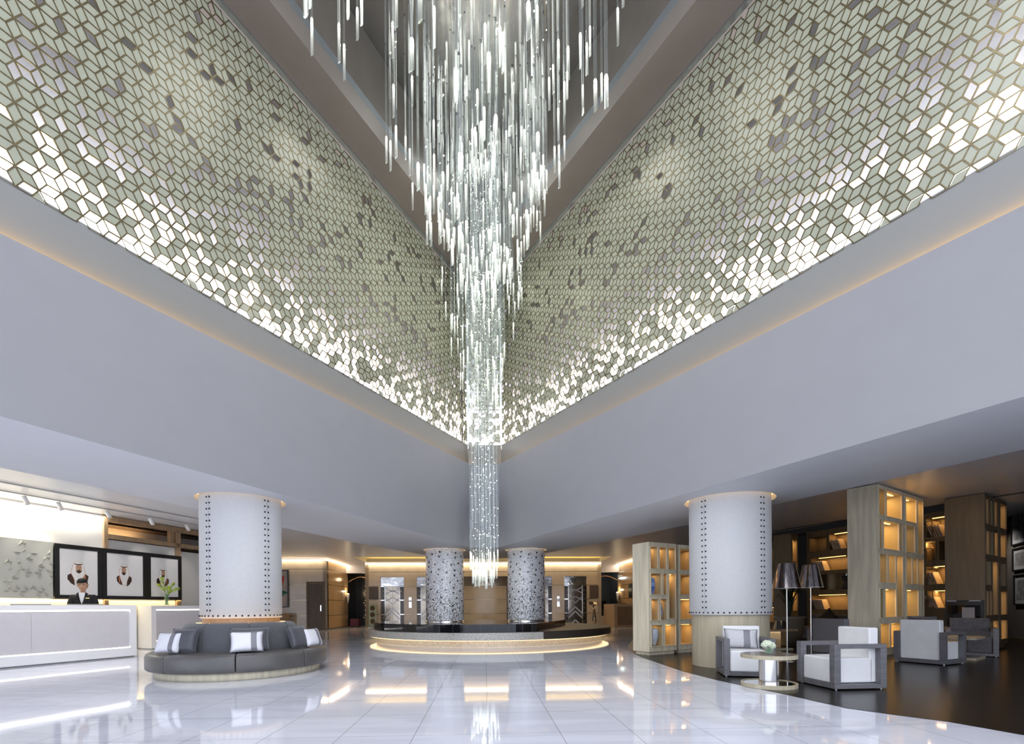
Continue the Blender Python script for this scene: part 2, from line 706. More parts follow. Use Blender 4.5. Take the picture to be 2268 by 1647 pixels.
# cavity wall behind the lattice
cv = MB()
for P_, sg in ((PL_L, -1), (PL_R, 1)):
    cv.face([P_.P(0, ZM, sg * .42), P_.P(P_.L + .3, ZM, sg * .42), P_.P(P_.L + .3, TZ + .1, sg * .42), P_.P(0, TZ + .1, sg * .42)])
cv.face([(cL.x - .2, cL.y + .4, ZM), (cR.x + .2, cR.y + .4, ZM), (cR.x + .2, cR.y + .4, TZ + .1), (cL.x - .2, cL.y + .4, TZ + .1)])
struct(cv.build('wall_cavity', cavity))
for P_, sg in ((PL_L, -1), (PL_R, 1)):
    strip('screen_uplight', P_.P(3.5, ZM + .04, sg * .24), P_.P(P_.L, ZM + .04, sg * .24), .12, 80, (.97, .95, 1), (sg * P_.n * .9 + Vector((0, 0, .45))))
strip('screen_uplight', (cL.x, cL.y + .2, ZM + .04), (cR.x, cR.y + .2, ZM + .04), .12, 70, (1, .93, .90), (0, .3, 1))

# top soffit, risers, ceiling
def offs(P_, sg, o):
    return P_.P(0, 0, -sg * o).to_2d(), P_.P(P_.L, 0, -sg * o).to_2d()
def meet(a, b, c, d):
    r, s = b - a, d - c
    t = ((c - a).x * s.y - (c - a).y * s.x) / (r.x * s.y - r.y * s.x)
    return a + r * t
iL, iR = offs(PL_L, -1, .82), offs(PL_R, 1, .82)
apex = meet(iL[0], iL[1], iR[0], iR[1])
oL, oR = offs(PL_L, -1, -.45), offs(PL_R, 1, -.45)
struct(planar('ceiling', [[oL[0], oL[1], oR[1], oR[0], iR[0], apex, iL[0]]], TZ, taupe, True))
rs = MB()
for zz0, zz1, mi, off in ((TZ, 11.68, 0, 0), (11.68, 11.86, 1, .01), (11.86, CZ, 2, 0)):
    for p, q in ((iL[0], apex), (iR[0], apex)):
        rs.face([(p.x, p.y, zz0), (q.x, q.y, zz0), (q.x, q.y, zz1), (p.x, p.y, zz1)], mi)
struct(rs.build('wall_upper', [taupe, pm('blue_grey_strip', (.17, .19, .20), .45, .2), taupe2]))
mirror_c = pm('dark_mirror_ceiling', (.34, .33, .32), .14, .9, var=.12, scale=.6)
struct(planar('ceiling', [[iL[0], apex, iR[0]]], CZ, mirror_c, True))
# thin silver trim along the head of each lattice screen
tr = MB()
for P_, sg in ((PL_L, -1), (PL_R, 1)):
    a0, a1 = P_.P(0, 0, -sg * .03), P_.P(P_.L, 0, -sg * .03)
    b0, b1 = P_.P(0, 0, -sg * .12), P_.P(P_.L, 0, -sg * .12)
    tr.prism([a0.to_2d(), a1.to_2d(), b1.to_2d(), b0.to_2d()], TZ - .05, TZ - .005)
for p in (cL, cR):
    tr.box((p.x, p.y - .03, (ZM + TZ) / 2), (.07, .05, TZ - ZM))
struct(tr.build('trim_2', steel))

# ---- low soffit (z = 3.0) with its round coves, and the side ceilings (z = 3.6)
outer_px_L = [(0, 1039), (220, 1083), (440, 1130), (625, 1169), (800, 1205), (940, 1229)]
outer_px_R = [(1210, 1224), (1340, 1199), (1526, 1160), (1728, 1112), (1951, 1063), (2268, 991)]
outL = [HZ(x, y, LZ).to_2d() for x, y in outer_px_L]
outR = [HZ(x, y, LZ).to_2d() for x, y in outer_px_R]
outer = [ext(outL[0], outL[1], YB)] + outL
outer += [Vector((-2.2, 18.9)), Vector((-1.0, 19.2)), Vector((.2, 18.8))]
outer += outR + [ext(outR[-1], outR[-2], YB)]
inner = [ext(botL[0], botL[1], YB), botL[1].to_2d(), botR[1].to_2d(), ext(botR[0], botR[1], YB)]
holes = [circle(c, r * 1.115) for c, r in COLS.values()]
struct(planar('ceiling', [outer + inner[::-1]] + holes, LZ, paint_band, True))
sm_ = MB()
ring_strip(sm_, outer, LZ, UZ + .3)
struct(sm_.build('trim_3', paint_band))
for (c, r) in COLS.values():
    wl = MB()
    wl.lathe([(r * 1.115, LZ), (r * 1.115, LZ + .22), (r * .9, LZ + .22)], c, 48)
    struct(wl.build('trim_4', paint_band))
# tray opening in the side ceiling
A = R(3.2)
ax = Vector((-math.sin(A), math.cos(A)))           # the hall's long axis
bx = Vector((math.cos(A), math.sin(A)))
def AX(x, y):                                      # hall coordinates -> plan
    return bx * x + ax * y
def inv(p):
    return Vector((p.dot(bx), p.dot(ax)))
tray = [AX(-6.45, 24.2), AX(6.45, 24.2), AX(6.45, 26.9), AX(-6.45, 26.9)]
big = [Vector((-21, YB)), Vector((-21, 34)), Vector((20, 34)), Vector((20, YB))]
struct(planar('ceiling', [[big[0], big[1], big[2], big[3]] + outer[::-1], tray], UZ, paint_ceil, True))
tw = MB()
for k in range(4):
    p, q = tray[k], tray[(k + 1) % 4]
    tw.face([(p.x, p.y, UZ), (q.x, q.y, UZ), (q.x, q.y, UZ + .2), (p.x, p.y, UZ + .2)])
e = .5
big_t = [AX(-6.45 - e, 24.2 - e), AX(6.45 + e, 24.2 - e), AX(6.45 + e, 26.9 + e), AX(-6.45 - e, 26.9 + e)]
for k in range(4):
    p, q, r_, s_ = tray[k], tray[(k + 1) % 4], big_t[(k + 1) % 4], big_t[k]
    tw.face([(p.x, p.y, UZ + .2), (q.x, q.y, UZ + .2), (r_.x, r_.y, UZ + .2), (s_.x, s_.y, UZ + .2)])
    tw.face([(s_.x, s_.y, UZ + .2), (r_.x, r_.y, UZ + .2), (r_.x, r_.y, UZ + .5), (s_.x, s_.y, UZ + .5)])
tw.face([(p.x, p.y, UZ + .5) for p in big_t])
struct(tw.build('ceiling', pm('tray_paint', (.8, .76, .66), .6, var=.02)))
for y_ in (24.0, 27.1):
    p, q = AX(-6.6, y_), AX(6.6, y_)
    strip('tray_cove', (p.x, p.y, UZ + .23), (q.x, q.y, UZ + .23), .1, 2.8, (1, .70, .2), (0, 0, 1))

# ---- back of the hall: beige stone walls with grooves
def panel_wall(mb, a, b, z0=0, z1=UZ, grooves=(.72, 1.51, 2.30, 3.07), vs=(), gm=1, t=.2):
    P_ = Plane(a, b)
    zs = [z0] + [g for g in grooves if z0 < g < z1] + [z1]
    ss = [0] + list(vs) + [P_.L]
    mb.prism([P_.P(0, 0, -.02).to_2d(), P_.P(P_.L, 0, -.02).to_2d(), P_.P(P_.L, 0, -t).to_2d(), P_.P(0, 0, -t).to_2d()], z0, z1, gm)
    for i in range(len(zs) - 1):
        for j in range(len(ss) - 1):
            za, zb = zs[i] + (.012 if i else 0), zs[i + 1] - (.012 if i < len(zs) - 2 else 0)
            sa, sb = ss[j] + (.002 if j else 0), ss[j + 1] - .002
            mb.prism([P_.P(sa, 0, 0).to_2d(), P_.P(sb, 0, 0).to_2d(), P_.P(sb, 0, -.03).to_2d(), P_.P(sa, 0, -.03).to_2d()], za, zb, 0)
    return P_

groove = pm('bronze_mirror_groove', (.22, .16, .10), .15, .9, var=.5, scale=3)
YW = 27.2                                            # hall coordinate of the centre wall
WX = 6.62
cw = MB()
segs = [(-6.62, -5.75), (-4.45, -3.75), (-2.45, -1.4), (1.4, 2.45), (3.75, 4.45), (5.75, 6.62)]
# piers between the four lift doors, and the field over the doors
for x0, x1 in ((-WX, -5.78), (-4.5, -3.79), (-2.5, 2.5), (3.79, 4.5), (5.78, WX)):
    vs = [1.12, 3.88, 2.5] if x0 == -2.5 else []
    panel_wall(cw, AX(x0, YW), AX(x1, YW), 0, 2.8, (.72, 1.51, 2.30), sorted(vs))
panel_wall(cw, AX(-WX, YW), AX(WX, YW), 2.8, UZ - .12, (3.07,), [1.9, 3.2, 4.4, 6.62, 8.8, 10.2, 11.4])
for sx in (-1, 1):
    p = AX(sx * (WX - .1), YW + .6)
    cw.box((p.x, p.y, UZ / 2 - .06), (.2, 1.2, UZ - .12), A, 0)
struct(cw.build('wall_back', [marble, groove]))
# side return walls
SW = 7.95
lw_ = MB()
pA0, pA1, pB1 = AX(-SW - 7, 24.9), AX(-SW, 24.9), AX(-SW, 28.6)
PA = panel_wall(lw_, pA0, pA1, .08, UZ - .12, vs=(2.4, 3.6, 4.85, 6.45))
lw2 = MB()
PB = panel_wall(lw2, pA1, pB1, .08, UZ - .12, vs=(1.25, 2.45))
struct(lw_.build('wall_left_back', [marble, groove]))
struct(lw2.build('wall_left_side', [pm('honey_stone', (.50, .33, .17), .14, var=.08, scale=1.5, stretch=(1, 1, .4)), groove]))
rw = MB()
PRB = panel_wall(rw, AX(SW, 28.6), AX(SW, 20.0), .08, UZ - .12, vs=(1.3, 2.5, 3.8, 5.1, 6.4))
struct(rw.build('wall_right_side', [MATS.get('honey_stone') or pm('honey_stone2', (.50, .33, .17), .14), groove]))
bb = MB()
for a, b in ((pA0, pA1), (pA1, pB1), (AX(SW, 28.6), AX(SW, 20.0))):
    P_ = Plane(a, b)
    bb.prism([P_.P(0, 0, .01).to_2d(), P_.P(P_.L, 0, .01).to_2d(), P_.P(P_.L, 0, -.03).to_2d(), P_.P(0, 0, -.03).to_2d()], 0, .08)
struct(bb.build('baseboard_back', pm('bronze_skirting', (.16, .12, .07), .3)))
# warm wall-wash coves along the head of those walls
def wash(a, b, e_=6.5):
    P_ = Plane(a, b)
    strip('cove_wash', P_.P(0, UZ - .03, .10), P_.P(P_.L, UZ - .03, .10), .05, e_, (1, .80, .56), (0, 0, -1))
    g = MB()
    g.prism([P_.P(0, 0, .0).to_2d(), P_.P(P_.L, 0, .0).to_2d(), P_.P(P_.L, 0, -.06).to_2d(), P_.P(0, 0, -.06).to_2d()], UZ - .1, UZ - .03)
    struct(g.build('trim_5', led_warm2))
wash(AX(-WX, YW), AX(WX, YW))
wash(pA0, pA1)
wash(pA1, pB1, 5)
wash(AX(SW, 28.6), AX(SW, 24.0), 5)
# lintels and dark rooms beyond the two side openings
dk = MB()
for sx in (-1, 1):
    x0, x1 = sorted((sx * WX, sx * SW))
    p = AX((x0 + x1) / 2, 28.4)
    dk.box((p.x, p.y, 3.35), (x1 - x0 + .3, .3, .5), A, 0)
struct(dk.build('trim_6', paint_ceil))
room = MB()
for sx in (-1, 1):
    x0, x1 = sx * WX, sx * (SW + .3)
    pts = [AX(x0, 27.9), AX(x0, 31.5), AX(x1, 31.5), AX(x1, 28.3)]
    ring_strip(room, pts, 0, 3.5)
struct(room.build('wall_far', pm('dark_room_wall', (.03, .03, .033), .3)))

# ---- reception wall on the left
W = Plane(HZ(0, 1104.6, UZ), HZ(227, 1142, UZ))
s0 = -8.0
s227 = W.q(227, 1142)[0]
s236 = W.q(236, 1200)[0]
s388, s397 = W.q(388, 1200)[0], W.q(397, 1200)[0]
s_end = W.q(535, 1250)[0]
def wslab(mb, sa, sb, za, zb, out0=0, out1=-.15, mi=0):
    mb.prism([W.P(sa, 0, out0).to_2d(), W.P(sb, 0, out0).to_2d(), W.P(sb, 0, out1).to_2d(), W.P(sa, 0, out1).to_2d()], za, zb, mi)
rwall = MB()
wslab(rwall, s0, s227, 0, UZ)
zlo = W.q(300, 1203)[1]
wslab(rwall, s236, s388, 0, zlo - .02, -.02)
wslab(rwall, s397, s_end, 0, zlo - .1, -.1)
wslab(rwall, s227, s_end, 0, 4.2, -1.6, -1.7)
wslab(rwall, s_end, s_end + .1, 0, 4.2, -.1, -1.7)
struct(rwall.build('wall_left', pm('reception_wall_paint', (.74, .74, .72), .5, var=.01)))
# timber screen frame around the high opening
tf = MB()
wslab(tf, s227, s236, 0, UZ - .02, .06, -.12)
wslab(tf, s388, s397, 0, UZ - .12, .06, -.12)
wslab(tf, s236, s_end, UZ - .16, UZ - .02, .06, -.12)
wslab(tf, s236, s_end, zlo, zlo + .12, .06, -.12)
sx_ = W.q(376, 1180)[0]
wslab(tf, sx_, sx_ + .12, zlo + .12, UZ - .16, .02, -.1)
wslab(tf, s236, s_end, zlo + .05, zlo + .1, -.12, -1.6)
struct(tf.build('trim_7', oak_w))
dkw = MB()
wslab(dkw, s236 + .02, s_end, zlo + .55, UZ - .06, -1.0, -1.6)
struct(dkw.build('wall_recess', pm('brown_recess', (.12, .09, .065), .5)))
strip('recess_cove', W.P(s236 + .1, zlo + .16, -1.35), W.P(s388, zlo + .16, -1.35), .1, 5, (1, .55, .22), (0, 0, 1))
# white wash along the top of the reception wall
strip('reception_cove', W.P(-3, UZ - .04, .12), W.P(s227, UZ - .04, .12), .12, 12, (1, .93, .80), (0, 0, -1))

# rest of the shell: far left wall and the right lounge wall
ls = MB()
lwp = Plane(F(2217, 1411), F(2268, 1419))
ls.prism([lwp.P(-1.2, 0, 0).to_2d(), lwp.P(9, 0, 0).to_2d(), lwp.P(9, 0, -.15).to_2d(), lwp.P(-1.2, 0, -.15).to_2d()], 0, UZ)
struct(ls.build('wall_right', pm('taupe_wallcovering', (.12, .105, .09), .7, var=.08, scale=3)))
lb = MB()
lb.prism([lwp.P(-1.2, 0, .02).to_2d(), lwp.P(9, 0, .02).to_2d(), lwp.P(9, 0, 0).to_2d(), lwp.P(-1.2, 0, 0).to_2d()], 0, .1)
struct(lb.build('baseboard_right', walnut))

# outer shell so that no daylight leaks in except through the glazed front behind the camera
sh = MB()
sh.face([(-21, YB, 0), (-21, 34, 0), (-21, 34, 14), (-21, YB, 14)])
sh.face([(19.9, YB, 0), (19.9, 34, 0), (19.9, 34, 14), (19.9, YB, 14)])
sh.face([(-21, 33.9, 0), (20, 33.9, 0), (20, 33.9, 14), (-21, 33.9, 14)])
sh.face([(-21, YB, 13.5), (20, YB, 13.5), (20, 34, 13.5), (-21, 34, 13.5)])
struct(sh.build('wall_outer', pm('shell_paint', (.3, .3, .3), .8)))

# ================================================================== LATTICE SCREENS
def lattice(P_, sg, length_from, title, label, L_end=None, seed=1, T0=ZM - .04, T1=TZ - .05):
    """rhombille screen; sg: side the room is on (normal * -sg)"""
    rg = random.Random(seed)
    a = .256
    c_ = a * math.sqrt(3) / 2
    e_ = a / math.sqrt(3)
    fr, ti = MB(), MB()
    root = thing(title, label, 'screen', P_.P((length_from + P_.L) / 2, T0))
    L = P_.L
    s_lo = length_from
    def W3(s, t, o):
        return P_.P(L - s, T0 + t, -sg * o)
    Lm = L - s_lo
    Hm = T1 - T0
    ncol, nrow = int(Lm / c_) + 2, int(Hm / a) + 2
    def clip(pts):
        # clip a polygon to the panel rectangle
        for (axis, lim, keep) in ((0, 0, 1), (0, Lm, -1), (1, 0, 1), (1, Hm, -1)):
            out = []
            for k in range(len(pts)):
                p, q = pts[k], pts[(k + 1) % len(pts)]
                ip, iq = (p[axis] - lim) * keep >= 0, (q[axis] - lim) * keep >= 0
                if ip:
                    out.append(p)
                if ip != iq:
                    t = (lim - p[axis]) / (q[axis] - p[axis])
                    out.append((p[0] + (q[0] - p[0]) * t, p[1] + (q[1] - p[1]) * t))
            pts = out
            if len(pts) < 3:
                return None
        return pts
    for i in range(-1, ncol):
        for j in range(-1, nrow):
            sx, sy = i * c_, j * a + (i % 2) * a / 2
            for ang in (90, 30, -30):
                dx, dy = math.cos(R(ang)), math.sin(R(ang))
                mx, my = sx + dx * a / 2, sy + dy * a / 2
                if not (-.2 < mx < Lm + .2 and -.2 < my < Hm + .2):
                    continue
                big_ = [(mx + dx * a / 2, my + dy * a / 2), (mx - dy * e_ / 2, my + dx * e_ / 2),
                        (mx - dx * a / 2, my - dy * a / 2), (mx + dy * e_ / 2, my - dx * e_ / 2)]
                inside = all(0 <= x <= Lm and 0 <= y <= Hm for x, y in big_)
                k_ = .87
                sm2 = [(mx + (x - mx) * k_, my + (y - my) * k_) for x, y in big_]
                h_ = my / Hm
                po = .60 - .9 * h_ if h_ < .3 else max(.085, .33 - 1.0 * (h_ - .3))
                # openings gather in drifting clusters
                po += .09 * math.sin(mx * 2.1 + math.sin(my * 3.0) * 1.7) * (1 - h_)
                opening = rg.random() < po
                if inside:
                    for q in range(4):
                        r_ = (q + 1) % 4
                        fr.face([W3(*big_[q], 0), W3(*big_[r_], 0), W3(*sm2[r_], 0), W3(*sm2[q], 0)])
                        if opening or True:
                            fr.face([W3(*sm2[q], 0), W3(*sm2[r_], 0), W3(*sm2[r_], -.018 if opening else -.008), W3(*sm2[q], -.018 if opening else -.008)])
                    if not opening:
                        ti.face([W3(*p, -.006) for p in sm2])
                else:
                    for q in range(4):
                        r_ = (q + 1) % 4
                        cb = clip([big_[q], big_[r_], sm2[r_], sm2[q]])
                        if cb:
                            fr.face([W3(*p, 0) for p in cb])
                    cs = clip(sm2)
                    if cs and not opening:
                        ti.face([W3(*p, -.006) for p in cs])
    stuff_f = fr.build('brass_lattice', brass, root, recalc=False)
    ti.build('rhombus_tiles', sage, root, recalc=False)
    return root
lattice(PL_L, -1, 3.2, 'lattice_screen', 'long rhombus-patterned metal screen glowing along its foot, on the left wall of the atrium', seed=3)
lattice(PL_R, 1, 3.2, 'lattice_screen', 'long rhombus-patterned metal screen glowing along its foot, on the right wall of the atrium', seed=5)
PC = Plane((cL.x, cL.y, 0), (cR.x, cR.y, 0))
lattice(PC, 1, 0, 'lattice_screen', 'narrow patterned screen panel closing the corner behind the hanging glass rods', seed=8)

# ================================================================== CHANDELIER
CX, CY = -.80, 14.0
chand = thing('chandelier', 'huge funnel-shaped chandelier of hanging glass rods with tiny lights over the round platform', 'chandelier', (CX, CY, CZ))
bead_m = glow('diode', (1, 1, .82), 12)
collar_m = pm('dark_collar', (.10, .10, .11), .3, .8)
rods = []
crng = random.Random(21)
# the tight column that drops to the platform
for k in range(46):
    rr = .43 * math.sqrt((k + .5) / 46)
    an = k * 2.39996
    rods.append((CX + rr * math.cos(an), CY + rr * math.sin(an) * .9, 1.55 + .42 * crng.random() + .3 * (rr / .43) ** 2, .019, 'col'))
# a throat round it
n = 0
while n < 84:
    rr, an = .42 + .75 * crng.random() ** 1.3, crng.random() * 2 * PI
    x, y = CX + rr * math.cos(an), CY + rr * math.sin(an)
    if y > 14.35:
        continue
    z = 5.9 + (rr - .42) * 4.6 + crng.random() * 1.6
    rods.append((x, y, z, .02, 'mid'))
    n += 1
n = 0
while n < 250:
    d = 8.6 * crng.random() ** 1.35
    if d < .8:
        continue
    wm = .275 * d + .48
    lat = (crng.random() * 2 - 1) * wm
    y = CY - d
    x = -.0567 * y + lat
    f_ = 1 - abs(lat) / wm
    z = 8.55 + (8 - d) * .14 + crng.random() * 1.0 - f_ * 2.3 * crng.random() * (1 - d / 14)
    z += crng.choice((0, 0, .5))
    if d > 5.5 and crng.random() < .45:
        continue
    rods.append((x, y, z, .034 if crng.random() < .16 else .021, 'out'))
    n += 1
# nearest first: the hundred that show largest are parts of their own
rods.sort(key=lambda r_: -(r_[3] / r_[1]))
cols_ = [r_ for r_ in rods if r_[4] == 'col'][:40]
others = [r_ for r_ in rods if r_ not in cols_]
singles = others[:60] + cols_
rest = others[60:] + [r_ for r_ in rods if r_[4] == 'col' and r_ not in cols_]
def rod_mesh(mg, mt, mb_, r_, extra=None):
    x, y, z, rad, kind = r_
    L_ = .42 + .12 * crng.random()
    def hexa(m, z0, z1, rad, slant=0, mi=0):
        a0 = crng.random()
        lo = [(x + rad * math.cos(a0 + PI / 3 * k), y + rad * math.sin(a0 + PI / 3 * k), z0 + slant * math.cos(PI / 3 * k)) for k in range(6)]
        hi = [(p[0], p[1], z1) for p in lo]
        for k in range(6):
            q = (k + 1) % 6
            m.face([lo[k], lo[q], hi[q], hi[k]], mi, False, [(0, 0), (1, 0), (1, 1), (0, 1)])
        m.face(lo[::-1], mi, False, [(0, 0)] * 6)
    hexa(mt, z, z + L_, rad, rad * 1.1)
    mb_.ball((x, y, z + L_ + .02), rad * (.62 if kind == 'col' else .85), 6, 0, 1, 4)
    zz = z + L_ + .04
    seg = 1.05 if kind == 'col' else 1.6
    while zz < CZ:
        z1 = min(CZ, zz + seg * (.85 + .3 * crng.random()))
        hexa(mg, zz, z1 - .015, rad * .9)
        if crng.random() < (.62 if kind == 'col' else (.5 if kind == 'mid' else .16)):
            for t in range(1):
                bb_ = mb_
                if extra is not None:
                    bb_ = MB()
                    extra.append(bb_)
                bb_.ball((x + rad * .9, y - rad, zz + (z1 - zz) * crng.random()), rad * .42, 6, 0, 1, 4)
        mg.box((x, y, z1 - .008), (rad * 1.3, rad * 1.3, .012), mi=1)
        zz = z1
for r_ in singles:
    a, b, c = MB(), MB(), MB()
    ex_ = []
    rod_mesh(a, b, c, r_, ex_)
    ro = a.build('glass_rod', [rod_glass, collar_m], chand, recalc=False)
    b.build('lit_tip', tip_glass, ro, recalc=False)
    c.build('light_bulb', bead_m, ro, recalc=False)
    for e_ in ex_:
        e_.build('light_bulb', bead_m, ro, recalc=False)
a, b, c = MB(), MB(), MB()
for r_ in rest:
    rod_mesh(a, b, c, r_)
ro = stuff(a.build('glass_rods', [rod_glass, collar_m], chand, recalc=False))
stuff(b.build('lit_tips', tip_glass, ro, recalc=False))
stuff(c.build('light_bulbs', bead_m, ro, recalc=False))
plate = MB()
plate.prism([tuple(AX(x, y)) for x, y in ((-2.4, 5.2), (2.4, 5.2), (.5, 14.1), (-.5, 14.1))], CZ - .05, CZ - .005)
plate.build('ceiling_plate', mirror_c, chand)
for (x, y, z, e_) in ((-.75, 12.4, 9.0, 4), (-.7, 11.0, 8.6, 7), (-.5, 9.4, 8.8, 12), (-.3, 7.4, 9.0, 12), (-.8, 13.3, 5.2, 6), (-.8, 13.35, 2.6, 4)):
    point('chandelier_light', (x, y, z), e_, (1, .97, .86), .04)
for y_, w_, e_ in ((12.6, .8, 14), (10.6, 1.6, 22), (8.0, 2.6, 26)):
    area('chandelier_head_light', (-.0567 * y_, y_, CZ - .08), (w_, 1.4), e_, (1, .98, .92))

# ================================================================== COLUMNS
def big_column(key, label, face_gaps, z_clad, wood, wood_from):
    (cx, cy), r = COLS[key]
    t = thing('column', label, 'column', (cx, cy, 0))
    m = MB()
    m.lathe([(r - .05, z_clad + .02), (r - .01, z_clad), (r, z_clad + .012), (r, LZ + .22)], (cx, cy), 96)
    m.build('leather_cladding', canvas, t)
    to_cam = math.atan2(-cy, -cx)
    s1 = MB()
    def stud(mb, az, z, sr=.0155):
        a_ = to_cam + R(az)
        mb.ball((cx + r * math.cos(a_), cy + r * math.sin(a_), z), sr, 8, 0, 1, 4)
    for g in face_gaps:
        for da in (-3.0, 3.0):
            sb = MB()
            for k in range(21):
                z = z_clad + .135 + k * .0985
                if z < LZ:
                    stud(sb, g + da, z)
            sb.build('stud_row', stud_m, t)
        a_ = to_cam + R(g + .9)
        sb = MB()
        sb.box((cx + r * math.cos(a_), cy + r * math.sin(a_), (z_clad + LZ) / 2 + .02), (.006, .005, LZ - z_clad - .06), a_)
        sb.build('seam', pm('seam_shadow', (.42, .42, .42), .7), t)
    sb = MB()
    nring = int(2 * PI * r / .09)
    for k in range(nring):
        stud(sb, k * 360 / nring, z_clad + .045)
    sb.build('stud_ring', stud_m, t)
    wd = MB()
    wd.lathe([(r - .04, wood_from), (r - .04, z_clad + .015)], (cx, cy), 96)
    wd.build('wooden_base', wood, t)
    rg_ = MB()
    rg_.lathe([(r * .98, LZ + .10), (r * 1.09, LZ + .10), (r * 1.09, LZ + .12), (r * .98, LZ + .12)], (cx, cy), 48)
    rg_.build('cove_light', glow('cove_led', (1, .66, .30), 1.6), t)
    return t
big_column('left', 'thick white studded column rising from the round grey bench', (-49, 36), .94, oak_w, .45)
big_column('right', 'thick white studded column on a pale wooden drum beside the armchairs', (-36, 49), .923, oak_l, 0)

pmat = pillar_material()
def mosaic_pillar(key, label, base):
    (cx, cy), r = COLS[key]
    t = thing('column', label, 'column', (cx, cy, base))
    m = MB()
    m.lathe([(r, base), (r, LZ + .22)], (cx, cy), 64)
    m.build('mosaic_shaft', pmat, t)
    d = MB()
    rg = random.Random(5)
    to_cam = math.atan2(-cy, -cx)
    for k in range(64):
        az = to_cam + R(-84 + 168 * ((k * .7548777 + .13) % 1))
        z = base + .25 + (LZ - base - .35) * ((k * .5698403) % 1)
        x, y = cx + (r + .004) * math.cos(az), cy + (r + .004) * math.sin(az)
        tx, ty = -math.sin(az), math.cos(az)
        w_, h_ = .028, .045
        tilt = rg.choice((-.5, .5))
        pts = []
        for (u, v) in ((0, h_), (w_, 0), (0, -h_), (-w_, 0)):
            u2, v2 = u * math.cos(tilt) - v * math.sin(tilt), u * math.sin(tilt) + v * math.cos(tilt)
            pts.append((x + tx * u2, y + ty * u2, z + v2))
        nx, ny = math.cos(az) * .008, math.sin(az) * .008
        d.face([(p[0] + nx, p[1] + ny, p[2]) for p in pts])
        for q in range(4):
            p0, p1 = pts[q], pts[(q + 1) % 4]
            d.face([p0, p1, (p1[0] + nx, p1[1] + ny, p1[2]), (p0[0] + nx, p0[1] + ny, p0[2])])
    d.build('diamond_inlays', pm('bronze_inlay', (.09, .08, .06), .2, .6), t)
    rg_ = MB()
    rg_.lathe([(r * .98, LZ + .10), (r * 1.09, LZ + .10), (r * 1.09, LZ + .12), (r * .98, LZ + .12)], (cx, cy), 48)
    rg_.build('cove_light', MATS['cove_led'], t)
    sk = MB()
    sk.lathe([(r + .012, base), (r + .012, base + .05), (r, base + .05)], (cx, cy), 64)
    sk.build('steel_foot_ring', chrome, t)
LEDGE = .62
mosaic_pillar('bl', 'pebble-mosaic column on the black ledge, left of the hanging glass rods', LEDGE)
mosaic_pillar('br', 'pebble-mosaic column on the black ledge, right of the hanging glass rods', LEDGE)

# ================================================================== ROUND PLATFORM
pc, PR = (-.77, 17.18), 4.17
plat = thing('round_platform', 'low round stone seat with a black tiled ledge, glowing under its rim, below the chandelier', 'platform', (*pc, 0))
def ang_of(p):
    return math.atan2(p[1] - pc[1], p[0] - pc[0])
a_cut = ang_of((HZ(1212, 1400, .39)[0], HZ(1212, 1400, .39)[1]))
a_left = a_cut - R(118)
b_ = MB()
b_.lathe([(PR - .27, 0), (PR - .27, .2)], pc, 128)
b_.lathe([(.01, .185), (PR - .05, .185)], pc, 128)
b_.build('stone_base', stone, plat)
b_ = MB()
prof = [(PR - 1.6, .19), (PR - .01, .19), (PR, .20), (PR, .385), (PR - .012, .395), (PR - 1.6, .395)]
b_.lathe(prof, pc, 72, 0, a_left, a_cut, caps=True, smooth=False)
b_.build('stone_seat', stone, plat)
lm = MB()
lprof = [(PR - 1.6, .19), (PR + .005, .19), (PR + .02, .22), (PR + .02, .37), (PR - .02, .415), (PR - .12, .425), (PR - 1.6, .425)]
nseg = 6
for k in range(nseg):
    a0 = a_cut + (2 * PI - R(118)) * k / nseg + .0015
    a1 = a_cut + (2 * PI - R(118)) * (k + 1) / nseg - .0015
    lm = MB()
    lm.lathe(lprof, pc, 24, 0, a0, a1, caps=True, smooth=False)
    lm.build('leather_seat_pad', leather_b, plat)
lg = MB()
lg.lathe([(PR - .24, .168), (PR - .06, .168), (PR - .06, .183), (PR - .24, .183)], pc, 128)
lg.build('light_strip', glow('platform_led', (1, .74, .42), 1.3), plat)
# ledge: arc then a straight return on the right
a_r = ang_of((HZ(1193, 1381, LEDGE)[0], HZ(1193, 1381, LEDGE)[1]))
LR = PR - .19
arc = [(pc[0] + LR * math.cos(a), pc[1] + LR * math.sin(a)) for a in [a_r - R(112) * k / 40 for k in range(41)]]
rear = HZ(1252, 1371.5, LEDGE)
poly = arc + [(arc[-1][0] + .8, arc[-1][1] + .9), (rear.x, rear.y + .6), (rear.x, rear.y)]
lg = MB()
lg.prism(poly, .39, LEDGE)
jt = lg
for k in range(0, 41, 2):
    a = a_r - R(112) * k / 40
    jt.box((pc[0] + (LR + .001) * math.cos(a), pc[1] + (LR + .001) * math.sin(a), (.4 + LEDGE) / 2), (.004, .006, LEDGE - .41), a, 1)
lg.build('black_ledge', [blackgloss, pm('joint_grey', (.10, .10, .12), .4)], plat)

